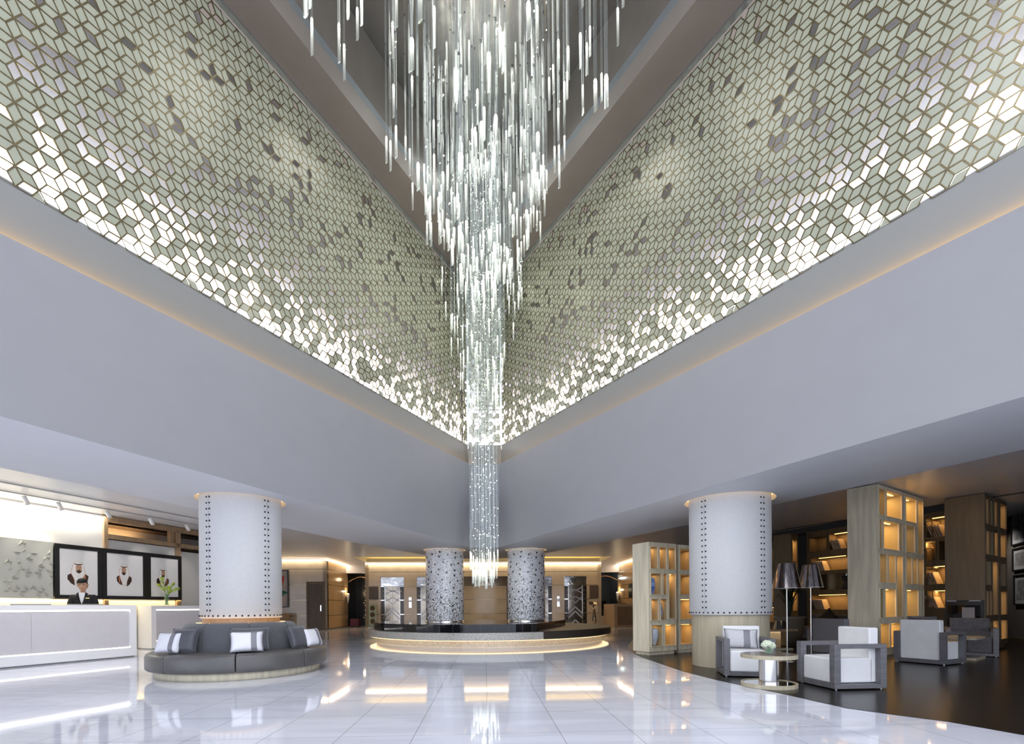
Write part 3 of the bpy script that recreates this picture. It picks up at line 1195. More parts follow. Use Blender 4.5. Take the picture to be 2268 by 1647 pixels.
# ================================================================== ROUND BENCH
bc = COLS['left'][0]
bench = thing('round_bench', 'round grey leather bench wrapped around the left studded column', 'bench', (*bc, 0))
tc_ = math.atan2(-bc[1], -bc[0])
m = MB()
m.lathe([(1.24, 0), (1.263, .004), (1.263, .15), (1.2, .15)], bc, 96)
m.build('oak_plinth', oak, bench)
for k in range(8):
    a0 = tc_ + R(-22 + 45 * k - 27) + .004
    a1 = a0 + R(45) - .008
    m = MB()
    pr = [(.70, .125), (1.36, .125), (1.385, .15), (1.39, .2), (1.39, .34), (1.37, .385), (1.32, .405), (1.1, .418), (.86, .42), (.70, .42)]
    m.lathe(pr, bc, 18, 0, a0, a1, caps=True)
    m.build('seat_cushion', leather, bench, bevel=.012)
for k in range(8):
    a0 = tc_ + R(45 * k - 38) + .004
    a1 = a0 + R(45) - .008
    m = MB()
    pr = [(.70, .405), (.93, .405), (.925, .55), (.90, .70), (.87, .80), (.82, .855), (.76, .87), (.70, .86)]
    m.lathe(pr, bc, 18, 0, a0, a1, caps=True)
    m.build('back_cushion', linen_d, bench, bevel=.012)
m = MB()
m.lathe([(.60, .86), (.72, .86), (.72, .845)], bc, 64)
m.build('inner_rim', oak_w, bench)
strip_l = MB()
strip_l.lathe([(.645, .866), (.69, .866)], bc, 64)
strip_l.build('light_strip', glow('bench_led', (1, .6, .25), 2.5), bench)


# ---- pillows
def pillow(name, label, group, wd, ht, th, mats, M4, stripe=None, piping=None):
    t = thing(name, label, 'pillow', (0, 0, 0), 0, group)
    def surf(u, v, side, ex=0):
        # u, v in -1..1
        pin = 1 - .10 * (1 - abs(u)) * (abs(v) ** 3) if True else 1
        x = u * wd / 2 * (1 - .07 * (1 - v * v))
        z = v * ht / 2 * (1 - .07 * (1 - u * u))
        k = max(0, (1 - u ** 4)) ** .5 * max(0, (1 - v ** 4)) ** .5
        return (x, side * (th / 2 * k + ex * (k > .05)), z)
    n_ = 16
    m = MB()
    for side in (-1, 1):
        m.grid([[surf(-1 + 2 * i / n_, -1 + 2 * j / n_, side) for i in range(n_ + 1)] for j in range(n_ + 1)])
    cov = m.build('cover', mats[0], t)
    if stripe:
        m = MB()
        u0, u1 = stripe
        for side in (-1,):
            m.grid([[surf(u0 + (u1 - u0) * i / 4, -1 + 2 * j / n_, side, .003) for i in range(5)] for j in range(n_ + 1)])
        m.build('stripe', mats[1], cov)
    m = MB()
    loop = [surf(-1 + 2 * i / 12, -1, 1) for i in range(12)] + [surf(1, -1 + 2 * i / 12, 1) for i in range(12)] + \
           [surf(1 - 2 * i / 12, 1, 1) for i in range(12)] + [surf(-1, 1 - 2 * i / 12, 1) for i in range(13)]
    m.tube(loop, .005, 6)
    m.build('piping', piping or mats[0], cov)
    t.matrix_basis = M4
    return t
def pose(p, yaw, lean, roll=0):
    """pillow standing at p (its bottom), facing yaw (direction its front looks), leaning back"""
    return Matrix.Translation(p) @ Matrix.Rotation(yaw + PI / 2, 4, 'Z') @ Matrix.Rotation(-lean, 4, 'X') @ Matrix.Rotation(roll, 4, 'Y')
def bench_pt(az, r_, z):
    a = tc_ + R(az)
    return Vector((bc[0] + r_ * math.cos(a), bc[1] + r_ * math.sin(a), z)), a
for az, who in ((-50, 'left'), (3, 'middle'), (60, 'right')):
    p, a = bench_pt(az + (3 if az < 50 else -9), 1.00 if who == 'middle' else 1.08, .415)
    yaw = tc_ + (R(-26) if az < 0 else (R(0) if az < 10 else R(44)))
    sz = .40
    w2 = .56 if who == 'middle' else .40
    mm = pose(p + Vector((0, 0, sz / 2 - .01)), yaw, R(18), 0)
    pillow('pillow', {'left': 'plain charcoal pillow behind the white striped one, at the left end of the round bench',
                      'middle': 'plain charcoal pillow behind the white striped one, at the middle of the round bench',
                      'right': 'plain charcoal pillow behind the white striped one, at the right end of the round bench'}[who],
           'pillows on the round bench', w2, sz, .15, (satin_d, satin_s), mm)
    p, a = bench_pt(az + (-5 if az < 0 else (0 if az < 10 else 4)), 1.15 if who == 'middle' else 1.21, .42)
    mm = pose(p + Vector((0, 0, .165)), yaw + (R(-6) if az < 0 else 0), R(22), 0)
    pillow('pillow', {'left': 'white quilted pillow with a grey stripe, leaning at the left end of the round bench',
                      'middle': 'white quilted pillow with a grey stripe, facing the front of the round bench',
                      'right': 'white quilted pillow with a grey stripe, leaning at the right end of the round bench'}[who],
           'pillows on the round bench', .46 if who == 'middle' else .39, .33, .13, (satin_w, satin_s), mm, (.25, .62) if who != 'right' else (.3, .65), piping=satin_s)

# ================================================================== RECEPTION DESKS
def desk(pa, pb, depth, htop, label, name='reception_desk'):
    P_ = Plane(pa, pb)
    t = thing(name, label, 'reception desk', P_.P(P_.L / 2, 0))
    out = 1
    d = MB()
    L = P_.L
    # body slab with a recessed front panel: top, right stile, foot, left stile, back
    def sl(mb, sa, sb, za, zb, o0, o1, mi=0):
        mb.prism([P_.P(sa, 0, o0).to_2d(), P_.P(sb, 0, o0).to_2d(), P_.P(sb, 0, o1).to_2d(), P_.P(sa, 0, o1).to_2d()], za, zb, mi)
    fw = .13
    sl(d, 0, L, htop - .10, htop, 0, -depth)
    sl(d, L - fw, L, .03, htop - .10, 0, -depth)
    sl(d, 0, fw, .03, htop - .10, 0, -depth)
    sl(d, fw, L - fw, .03, .03 + .19, 0, -depth)
    sl(d, fw, L - fw, .22, htop - .10, -.12, -depth)
    d.build('counter_body', corian, t)
    g = MB()
    nn = max(2, round(L / 2.2))
    for k in range(nn):
        sa, sb = fw + (L - 2 * fw) * k / nn, fw + (L - 2 * fw) * (k + 1) / nn
        g = MB()
        sl(g, sa + .003, sb - .003, .24, htop - .135, -.055, -.07)
        g.build('front_panel', corian_b, t)
    g = MB()
    sl(g, fw, L - fw, htop - .13, htop - .102, -.075, -.105)
    sl(g, fw, L - fw, .222, .24, -.075, -.105)
    sl(g, L - fw - .02, L - fw, .22, htop - .1, -.075, -.105)
    g.build('light_strip', led_w, t)
    f = MB()
    sl(f, .03, L - .03, 0, .03, -.04, -depth + .04)
    f.build('foot_plinth', steel, t)
    return P_
d0, d1 = F(0, 1485), F(303, 1456)
dv = (d1 - d0).normalized()
DP = desk(d0 - dv * 3.2, d1, .46, 1.205, 'long white reception counter with a glowing grey front panel, the receptionist behind it')
c0 = Vector((*(HZ(336, 1440.5, 0).to_2d()), 0))
DP2 = desk(c0, c0 + dv * 4.2, .55, 1.205, 'white reception counter with a vase of green orchids, partly behind the studded column')
sb = MB()
q0 = HZ(322, 1433, 0)
sb.prism([tuple((q0 + v_).to_2d()) for v_ in (Vector((0, 0, 0)), Vector((.55, 0, 0)), Vector((.85, .9, 0)), Vector((.3, .9, 0)))], 0, 1.04)
tag(sb.build('side_cabinet', corian, bevel=.01), 'low white cabinet between the two reception counters', 'cabinet')
# monitors' edges on the desk
kb = MB()
for px0, px1, px_t in ((50, 133, 0), (175, 247, 1)):
    s_a, s_b = DP.q(px0, 1345)[0], DP.q(px1, 1345)[0]
    m = MB()
    m.prism([DP.P(s_a, 0, -.30).to_2d(), DP.P(s_b, 0, -.30).to_2d(), DP.P(s_b, 0, -.42).to_2d(), DP.P(s_a, 0, -.42).to_2d()], 1.205, 1.232)
    o = m.build('desk_tray', pm('tray_grey', (.33, .32, .31), .5), bevel=.004)
    tag(o, 'flat grey tray lying on the reception counter left of the receptionist' if px_t == 0 else 'flat grey tray lying on the reception counter in front of the receptionist', 'tray')

# ---- relief panel and portraits on the reception wall
def wq(px, py):
    return W.q(px, py)
sA, sB = -6.0, wq(111, 1260)[0]
zt, zb = wq(60, 1199)[1], wq(60, 1328)[1]
rel = thing('relief_panel', 'grey-green wall panel with folded triangle relief, lit from behind', 'wall panel', W.P((sA + sB) / 2, zb, .1))
m = MB()
wslab(m, sA, sB, zb, zt, .09, .04)
m.build('panel', pm('relief_grey', (.52, .53, .49), .35, var=.02), rel)
m = MB()
tri_px = [((410, 180), (320, 298)), ((410, 180), (490, 312)), ((220, 438), (390, 452)), ((405, 440), (490, 330)),
          ((590, 465), (750, 478)), ((495, 598), (655, 602)), ((495, 590), (580, 475)), ((105, 575), (15, 695)), ((110, 575), (195, 705)),
          ((195, 725), (105, 840)), ((300, 590), (380, 712)), ((390, 735), (475, 858)), ((565, 745), (495, 850)), ((490, 868), (640, 880)),
          ((665, 876), (820, 888)), ((485, 880), (560, 1000)), ((375, 745), (300, 860)), ((285, 870), (200, 990)), ((195, 998), (365, 1000)),
          ((185, 1005), (100, 1120)), ((0, 1000), (80, 1118)), ((95, 1140), (175, 1262)), ((0, 1270), (165, 1272)), ((185, 1272), (345, 1275)),
          ((285, 1145), (360, 1262)), ((370, 1290), (445, 1410)), ((370, 1278), (540, 1280)), ((465, 1150), (540, 1270)), ((640, 1155), (560, 1265)),
          ((645, 1160), (725, 1275)), ((735, 1285), (890, 1290)), ((735, 1295), (800, 1412)), ((820, 1160), (895, 1280)), ((905, 1300), (978, 1415)),
          ((1015, 380), (940, 500)), ((940, 505), (1005, 612)), ((1005, 620), (1075, 745)), ((925, 520), (850, 620)), ((845, 630), (760, 745)),
          ((765, 745), (905, 760)), ((760, 765), (820, 870)), ((925, 770), (1000, 880)), ((1005, 890), (1065, 1005)), ((1070, 790), (1010, 885)),
          ((820, 900), (745, 1005)), ((1060, 1050), (995, 1145))]
for (p, q) in tri_px:
    (sa_, za_), (sb_, zb_) = wq(p[0] / 9.69, 1180 + p[1] / 9.69), wq(q[0] / 9.69, 1180 + q[1] / 9.69)
    mx_, mz_ = (sa_ + sb_) / 2, (za_ + zb_) / 2
    dx_, dz_ = sb_ - sa_, zb_ - za_
    l_ = math.hypot(dx_, dz_)
    nx_, nz_ = dz_ / l_, -dx_ / l_
    if nz_ > 0:
        nx_, nz_ = -nx_, -nz_
    c_ = W.P(mx_ + nx_ * l_ * .28, mz_ + nz_ * l_ * .28, .092)
    a_, b2 = W.P(sa_, za_, .092), W.P(sb_, zb_, .092)
    r2 = W.P(mx_, mz_, .16)
    a3, b3 = W.P(sa_, za_, .10), W.P(sb_, zb_, .10)
    m = MB()
    m.face([a_, b2, r2])
    m.face([a_, r2, c_])
    m.face([r2, b2, c_])
    m.face([a_, c_, b2])
    m.build('folded_triangle', pm('relief_fold', (.40, .40, .36), .35), rel)
m = MB()
wslab(m, sA, sB, zt - .035, zt - .02, .038, .012)
wslab(m, sA, sB, zb + .02, zb + .035, .038, .012)
m.build('light_strip', glow('relief_led', (1, .82, .42), 6), rel)
strip('relief_backlight', W.P(-1.5, zt + .01, .05), W.P(sB - .05, zt + .01, .05), .04, 3, (1, .80, .45), (0, 0, 1))
strip('relief_backlight', W.P(-1.5, zb - .01, .05), W.P(W.q(397, 1300)[0], zb - .01, .05), .04, 2.2, (1, .74, .30), (0, 0, -1))

brown_ink = pm('brown_ink', (.045, .018, .010), .6, var=.3, scale=30)
red_ink = pm('red_brown_wash', (.42, .16, .08), .6, var=.2, scale=18)
cream_ink = pm('cream_paper_white', (.86, .85, .84), .6, var=.01)
face_ink = pm('sepia_wash', (.55, .33, .22), .6, var=.15, scale=20)
grey_ink = pm('pale_grey_wash', (.66, .65, .67), .6)
def portrait(pxa, pxb, tl, label, cxp, cyp, sc, turn, kf):
    sa, sb = wq(pxa, 1270)[0] + .004, wq(pxb, 1270)[0] - .004
    z1 = 2.71
    z0 = 1.385
    t = thing('framed_portrait', label, 'picture', W.P((sa + sb) / 2, z0, .08), 0, 'row of portraits on the reception wall')
    o0, o1 = .10, .05
    fw = .105
    f = MB()
    def s4(mb, a, b, c, d, x0, x1, mi=0):
        wslab(mb, a, b, c, d, x0, x1, mi)
    s4(f, sa, sb, z1 - fw, z1, o0, o1)
    s4(f, sa, sb, z0, z0 + fw * .8, o0, o1)
    s4(f, sa, sa + fw, z0 + fw * .8, z1 - fw, o0, o1)
    s4(f, sb - fw, sb, z0 + fw * .8, z1 - fw, o0, o1)
    f.build('frame', black, t, bevel=.004)
    g = MB()
    s4(g, sa + fw, sb - fw, z0 + fw * .8, z1 - fw, o0 - .02, o1)
    # the drawing itself: layers of ink less than a millimetre apart on the sheet
    cs, cz = wq(cxp, cyp)
    lay = [o0 - .0195]
    def blob(pts, mi):
        lay[0] += .0004
        g.face([W.P(cs + x * sc * turn, cz + y * sc, lay[0]) for x, y in pts], mi)
    def ell(x, y, rx, ry, mi, n=20, a0=0, a1=2 * PI):
        blob([(x + rx * math.cos(a0 + (a1 - a0) * k / n), y + ry * math.sin(a0 + (a1 - a0) * k / n)) for k in range(n)], mi)
    # cloak
    blob([(-.55, -.15), (-.28, .02), (-.22, -.30), (-.18, -.75), (-.38, -.62), (-.56, -.38)], 1)
    blob([(.55, -.15), (.28, .02), (.22, -.30), (.14, -.66), (.34, -.60), (.52, -.42)], 1)
    blob([(.40, -.12), (.30, -.06), (.28, -.30), (.30, -.56), (.38, -.50)], 2)
    ell(0, .30, .32, .36, 4)
    # headcloth over a soft tan shadow
    blob([(-.23, .64), (0, .72), (.23, .64), (.34, .30), (.38, .0), (.25, -.30), (.12, -.66), (-.12, -.66), (-.26, -.30), (-.40, .0), (-.34, .30)], 6)
    blob([(-.20, .62), (0, .68), (.20, .62), (.30, .30), (.34, .02), (.20, -.30), (.10, -.62), (-.10, -.62), (-.22, -.30), (-.36, .0), (-.30, .30)], 3)
    ell(.03, .30, .165, .24, 4)
    # beard, brows, eyes, nose
    blob([(-.13, .22), (-.08, .12), (.0, .16), (.06, .17), (.12, .12), (.19, .22), (.17, .08), (.08, -.01), (-.02, -.01), (-.11, .08)], 1)
    ell(.035, .185, .055, .018, 1, 10)
    for ex in (-.05, .11):
        blob([(ex - .045, .385), (ex, .405), (ex + .045, .385), (ex, .39)], 1)
        ell(ex, .345, .028, .014, 1, 10)
    blob([(.03, .34), (.065, .24), (.02, .235)], 2)
    # head cord
    rr = [(math.cos(PI + PI * k / 10) * .21, .53 + math.sin(PI + PI * k / 10) * .055) for k in range(11)]
    blob(rr + [(x, y + .055) for x, y in rr[::-1]], 1)
    for sx_ in (-.05, .02):
        blob([(sx_, -.02), (sx_ + .012, -.02), (sx_ + .03, -.5)], 5)
    g.build('print', [paper, brown_ink, red_ink, cream_ink, face_ink, grey_ink, pm('tan_halo', (.60, .42, .32), .6, col2=(.76, .68, .64), scale=9)], t, recalc=False)
    return t
portrait(114, 221, 1, 'large black-framed portrait drawing nearest the relief panel, behind the receptionist', 168, 1272, .42, 1, 1)
portrait(221, 320, 2, 'black-framed portrait drawing in the middle of the row of three', 270, 1276, .42, -.85, 1)
portrait(320, 397, 3, 'black-framed portrait drawing partly behind the green orchids', 356, 1281, .40, .85, 1)

# spots on tracks
def track(pa, pb, nm, lab):
    m = MB()
    a, b = HZ(*pa, UZ), HZ(*pb, UZ)
    d = (b - a).normalized()
    m.tube([a - d * 2 - Vector((0, 0, .018)), b + d * 2 - Vector((0, 0, .018))], .014, 4)
    tag(m.build('light_track', pm('track_grey', (.45, .45, .46), .4)), lab, 'light track', 'ceiling tracks over the reception')
track((0, 1068), (440, 1150), 0, 'bare thin ceiling track over reception, the one nearer the atrium')
track((0, 1087), (440, 1164), 1, 'thin ceiling track over reception carrying the white spotlights')
spot_px = [(58, 1100), (133, 1113.5), (240, 1134), (336, 1150), (416, 1163)]
sp_lab = ['white ceiling spotlight above the relief panel', 'white ceiling spotlight above the first portrait', 'white ceiling spotlight where the white wall meets the timber frame',
          'white ceiling spotlight over the third portrait', 'white ceiling spotlight nearest the studded column']
first = None
tA, tB = HZ(0, 1087, UZ), HZ(440, 1164, UZ)
TP = Plane(tA, tB)
for (sp, lab) in zip(spot_px, sp_lab):
    s_, _z = TP.q(sp[0], sp[1])
    p = TP.P(s_, UZ - .02)
    if first is None:
        first = thing('spotlight', lab, 'spotlight', (0, 0, 0), 0, 'spotlights on the reception track')
        m = MB()
        m.cyl((0, 0), .008, -.05, .0, 8)
        m.build('stem', white_metal, first)
        m = MB()
        m.lathe([(.001, -.09), (.045, -.09), (.045, .09), (.001, .09)], (0, 0), 16, smooth=False)
        can = m.build('lamp_can', white_metal, first)
        can.matrix_basis = Matrix.Translation((-.01, 0, -.12)) @ Matrix.Rotation(R(-28), 4, 'Y')
        first.location = p
        sp_first = first
    else:
        dup(first, p, 0, lab)
    q = W.P(W.q(sp[0] * .95, 1250)[0], 2.3, 0)
    ld = bpy.data.lights.new('picture_spot', 'SPOT')
    ld.energy = 16
    ld.color = (1, .93, .82)
    ld.spot_size = R(48)
    ld.spot_blend = .8
    ld.shadow_soft_size = .04
    lo = bpy.data.objects.new('picture_spot', ld)
    COL.objects.link(lo)
    lo.location = p + Vector((-.06, 0, -.26))
    lo.rotation_euler = (q - lo.location).to_track_quat('-Z', 'Y').to_euler()

# ---- receptionist
def person():
    base = AT(184, 1345, 11.25)
    t = thing('person', 'receptionist in a black suit standing behind the long white counter, looking down', 'person', (base.x, base.y, 0))
    face = R(-8)
    fx = math.atan2(-base.y, -base.x) + PI / 2 + face      # local -Y looks at the camera
    # body: one skinned surface
    V = [(0, 0, .98), (0, 0, 1.12), (0, .005, 1.27), (0, .01, 1.39), (0, .0, 1.47), (0, -.015, 1.53),
         (.155, .01, 1.355), (.215, .01, 1.20), (.19, -.12, 1.09), (.10, -.26, 1.08),
         (-.155, .01, 1.355), (-.215, .01, 1.20), (-.19, -.12, 1.09), (-.10, -.26, 1.08),
         (.09, 0, .90), (.10, 0, .50), (.10, .02, .10), (.10, -.12, .04),
         (-.09, 0, .90), (-.10, 0, .50), (-.10, .02, .10), (-.10, -.12, .04)]
    E = [(0, 1), (1, 2), (2, 3), (3, 4), (4, 5), (3, 6), (6, 7), (7, 8), (8, 9), (3, 10), (10, 11), (11, 12), (12, 13),
         (0, 14), (14, 15), (15, 16), (16, 17), (0, 18), (18, 19), (19, 20), (20, 21)]
    Rr = [.14, .12, .135, .095, .050, .046, .045, .045, .038, .026, .045, .048, .038, .026, .085, .06, .042, .035, .085, .06, .042, .035]
    rot = Matrix.Rotation(fx, 4, 'Z')
    def skinned(name, V, E, Rr, mat, parent, root=0, sub=2, inst=None):
        me = bpy.data.meshes.new(name)
        me.from_pydata(V, E, [])
        o = bpy.data.objects.new(name, me)
        COL.objects.link(o)
        md = o.modifiers.new('skin', 'SKIN')
        for i, r_ in enumerate(Rr):
            me.skin_vertices[0].data[i].radius = (r_ * (1.25 if .9 < V[i][2] < 1.4 and abs(V[i][0]) < .01 else 1), r_ * (.8 if abs(V[i][0]) < .01 and V[i][2] < 1.4 else 1)) if True else (r_, r_)
        me.skin_vertices[0].data[root].use_root = True
        s = o.modifiers.new('sub', 'SUBSURF')
        s.levels = s.render_levels = sub
        md.use_smooth_shade = True
        me.materials.append(mat)
        o.parent = parent
        return o
    # modifiers need the layer first
    def add(name, V, E, Rr, mat, parent, root=0):
        me = bpy.data.meshes.new(name)
        me.from_pydata(V, E, [])
        me.materials.append(mat)
        o = bpy.data.objects.new(name, me)
        COL.objects.link(o)
        md = o.modifiers.new('skin', 'SKIN')
        if not me.skin_vertices:
            return o
        for i, r_ in enumerate(Rr):
            c = abs(V[i][0]) < .01 and .9 < V[i][2] < 1.42
            me.skin_vertices[0].data[i].radius = (r_ * (1.2 if c else 1), r_ * (.82 if c else 1))
        me.skin_vertices[0].data[root].use_root = True
        md.use_smooth_shade = True
        s = o.modifiers.new('sub', 'SUBSURF')
        s.levels = s.render_levels = 2
        o.parent = parent
        return o
    body = add('body', V, E, Rr, skin, t)
    # fingers: five short chains on each hand
    for sx in (-1, 1):
        for k, (dx, ln) in enumerate(((-.028, .058), (-.010, .068), (.008, .064), (.024, .052))):
            hx, hy, hz = sx * .10 + dx, -.275, 1.08
            f = MB()
            f.tube([(hx, hy, hz), (hx + dx * .2, hy - ln * .5, hz - .004), (hx + dx * .3, hy - ln, hz - .018)], [.009, .008, .006], 8)
            f.build('finger', skin, body).matrix_parent_inverse.identity()
        f = MB()
        f.tube([(sx * .10 - sx * .028, -.255, 1.08), (sx * .10 - sx * .052, -.28, 1.075), (sx * .10 - sx * .058, -.305, 1.068)], [.011, .010, .008], 8)
        f.build('thumb', skin, body).matrix_parent_inverse.identity()
    # head: sculpted rings, tilted forward
    hm = MB()
    rows = []
    prof = [(-.118, .020, .030, -.060), (-.108, .040, .045, -.045), (-.085, .056, .066, -.026), (-.055, .066, .082, -.012), (-.02, .071, .092, -.004),
            (.02, .075, .097, 0), (.055, .076, .098, .003), (.085, .070, .090, .006), (.108, .052, .068, .008), (.12, .026, .034, .008), (.124, .002, .002, .008)]
    for (z, rx, ry, oy) in prof:
        ring = []
        for j in range(28):
            a = 2 * PI * j / 28
            x, y = rx * math.cos(a), ry * math.sin(a) + oy
            fr_ = max(0, -math.sin(a)) ** 6
            if -.045 < z < .03:
                y -= fr_ * max(0, (1 - abs(z + .018) / .05)) * .020 * (abs(x) < .02)
            if -.09 < z < -.05:
                y -= fr_ * .006
            if 0 < z < .03:
                y += (abs(abs(x) - .032) < .016) * (y < 0) * .007
            ring.append((x, y, z))
        rows.append(ring)
    hm.grid(rows, 0, True)
    hd = hm.build('head', skin, t, sub=1)
    hd.matrix_parent_inverse.identity()
    MHd = Matrix.Translation((0, -.035, 1.635)) @ Matrix.Rotation(R(20), 4, 'X') @ Matrix.Rotation(R(-6), 4, 'Y') @ Matrix.Scale(1.08, 4)
    hd.matrix_basis = MHd
    def part(m, name, mat, par=hd, **k):
        o = m.build(name, mat, None, **k)
        o.parent = par
        return o
    m = MB()
    rows = []
    for (z, rx, ry, oy) in prof[2:]:
        ring = []
        for j in range(28):
            a = 2 * PI * j / 28
            s_ = 1.13
            ring.append((rx * s_ * math.cos(a), (ry * s_ * math.sin(a) + oy + .008), z * 1.04 + .008))
        rows.append(ring)
    # keep the back and the top: front rings are pushed up behind the hairline
    hm2 = MB()
    for a in range(len(rows) - 1):
        for b in range(28):
            c = (b + 1) % 28
            mid = 2 * PI * (b + .5) / 28
            frontness = -math.sin(mid)
            z = rows[a][b][2]
            if frontness > .1 and z < .058 * min(1, frontness * 1.25):
                continue
            if frontness > -.1 and z < -.02:
                continue
            hm2.face([rows[a][b], rows[a][c], rows[a + 1][c], rows[a + 1][b]], 0, True)
    hm2.ball((0, .112, -.01), .042, 14, 0, 1, 8)
    part(hm2, 'hair', hair_m)
    for sx in (-1, 1):
        m = MB()
        m.ball((sx * .078, .008, -.012), .018, 10, 0, 1.6, 6)
        part(m, 'ear', skin)
        m = MB()
        m.ball((sx * .031, -.082, .012), .012, 10, 0, .55, 6)
        part(m, 'closed_eye', pm('eyelid', (.20, .10, .07), .5))
        m = MB()
        m.tube([(sx * .014, -.094, .034), (sx * .03, -.095, .040), (sx * .048, -.086, .036)], .0035, 6)
        part(m, 'eyebrow', hair_m)
    m = MB()
    m.tube([(0, -.094, .02), (0, -.108, -.012), (0, -.112, -.026), (0, -.098, -.033)], [.006, .010, .013, .008], 10)
    part(m, 'nose', skin)
    m = MB()
    m.tube([(-.024, -.090, -.062), (0, -.099, -.060), (.024, -.090, -.062)], [.003, .008, .003], 8)
    part(m, 'lips', pm('lips', (.36, .10, .09), .4))
    # jacket: shoulders, sleeves and torso a little outside the body
    J = [(0, 0, .86), (0, 0, 1.0), (0, 0, 1.13), (0, .005, 1.27), (0, .012, 1.395), (.155, .01, 1.355), (.222, .01, 1.20), (.195, -.12, 1.10), (.125, -.22, 1.085),
         (-.155, .01, 1.355), (-.222, .01, 1.20), (-.195, -.12, 1.10), (-.125, -.22, 1.085)]
    JE = [(0, 1), (1, 2), (2, 3), (3, 4), (4, 5), (5, 6), (6, 7), (7, 8), (4, 9), (9, 10), (10, 11), (11, 12)]
    JR = [.165, .155, .142, .160, .135, .092, .066, .05, .042, .092, .062, .05, .042]
    jk = add('jacket', J, JE, JR, suit, t)
    sk_ = MB()
    sk_.lathe([(.17, .95), (.18, .80), (.165, .50), (.16, .49)], (0, 0), 24)
    s_o = sk_.build('skirt', suit, None)
    s_o.parent = t
    m = MB()
    m.face([(-.055, -.135, 1.44), (.055, -.135, 1.44), (.028, -.16, 1.28), (0, -.166, 1.20), (-.028, -.16, 1.28)])
    m.face([(-.055, -.10, 1.46), (.055, -.10, 1.46), (.055, -.135, 1.44), (-.055, -.135, 1.44)])
    b_o = m.build('blouse', blouse, None)
    b_o.parent = t
    for sx in (-1, 1):
        m = MB()
        m.face([(sx * .055, -.10, 1.47), (sx * .10, -.10, 1.44), (sx * .075, -.165, 1.30), (0, -.176, 1.17), (sx * .030, -.168, 1.30)])
        o = m.build('lapel', suit, None)
        o.parent = jk
    m = MB()
    m.box((.10, -.168, 1.335), (.065, .006, .016))
    o = m.build('name_badge', gold, None)
    o.parent = jk
    t.rotation_euler = (0, 0, fx)
    t.scale = (1.03, 1.03, 1.03)
    return t
person()

# ---- orchids in a glass vase on the second counter
def ellipsoid(mb, c, r, M3=None, mi=0, n=8, m=5):
    rows = []
    for k in range(m + 1):
        a = -PI / 2 + PI * k / m
        row = []
        for j in range(n):
            p = Vector((r[0] * max(math.cos(a), .001) * math.cos(2 * PI * j / n), r[1] * max(math.cos(a), .001) * math.sin(2 * PI * j / n), r[2] * math.sin(a)))
            if M3 is not None:
                p = M3 @ p
            row.append(Vector(c) + p)
        rows.append(row)
    mb.grid(rows, mi, True)
orchid_g = pm('green_orchid', (.42, .55, .06), .5, var=.2, scale=30)
stem_g = pm('green_stem', (.10, .22, .04), .5, var=.2)
op = None
s_o, z_o = DP2.q(381, 1342)
vp = DP2.P(s_o, 1.205, -.22)
vase = thing('orchid_vase', 'tall glass vase of lime green orchids on the white counter', 'vase of flowers', vp)
m = MB()
m.lathe([(.001, 0), (.055, 0), (.062, .012), (.058, .03), (.06, .32), (.066, .335), (.060, .335), (.054, .03), (.001, .025)], (0, 0), 20)
o = m.build('glass_vase', clear, None); o.parent = vase
rg = random.Random(4)
m = MB()
for k in range(9):
    m.tube([(rg.uniform(-.03, .03), rg.uniform(-.03, .03), .03), (rg.uniform(-.03, .03), rg.uniform(-.03, .03), .33)], .006, 6)
o = m.build('stems_in_water', stem_g, None); o.parent = vase
sprays = [((-.25, .02, .62), 9), ((-.10, -.03, .80), 9), ((.05, .0, .52), 8), ((.22, .02, .66), 10), ((.36, 0, .50), 9), ((.10, .06, .45), 5)]
for (tip, nfl) in sprays:
    tip = Vector(tip)
    st = Vector((tip.x * .08, tip.y, .30))
    midp = Vector((tip.x * .45, tip.y, (tip.z + .30) / 2 + .08))
    path = [st.lerp(midp, i / 5).lerp(midp.lerp(tip, i / 5), i / 5) for i in range(6)]
    m = MB()
    m.tube(path, .005, 6)
    sp = m.build('orchid_spray', stem_g, None); sp.parent = vase
    m = MB()
    for k in range(nfl):
        u = .35 + .65 * k / (nfl - 1)
        i0 = min(4, int(u * 5))
        c = path[i0].lerp(path[i0 + 1], u * 5 - i0) + Vector((rg.uniform(-.035, .035), rg.uniform(-.03, .03), rg.uniform(-.03, .03)))
        Mr = Matrix.Rotation(rg.uniform(0, 6), 3, 'Z') @ Matrix.Rotation(rg.uniform(.6, 1.6), 3, 'X')
        for q in range(5):
            a = 2 * PI * q / 5
            ellipsoid(m, c + Mr @ Vector((math.cos(a) * .026, math.sin(a) * .026, 0)), (.026, .014, .005), Mr @ Matrix.Rotation(a, 3, 'Z'), 0, 6, 3)
        ellipsoid(m, c, (.010, .010, .012), Mr, 0, 6, 3)
    o = m.build('orchid_flowers', orchid_g, None); o.parent = sp

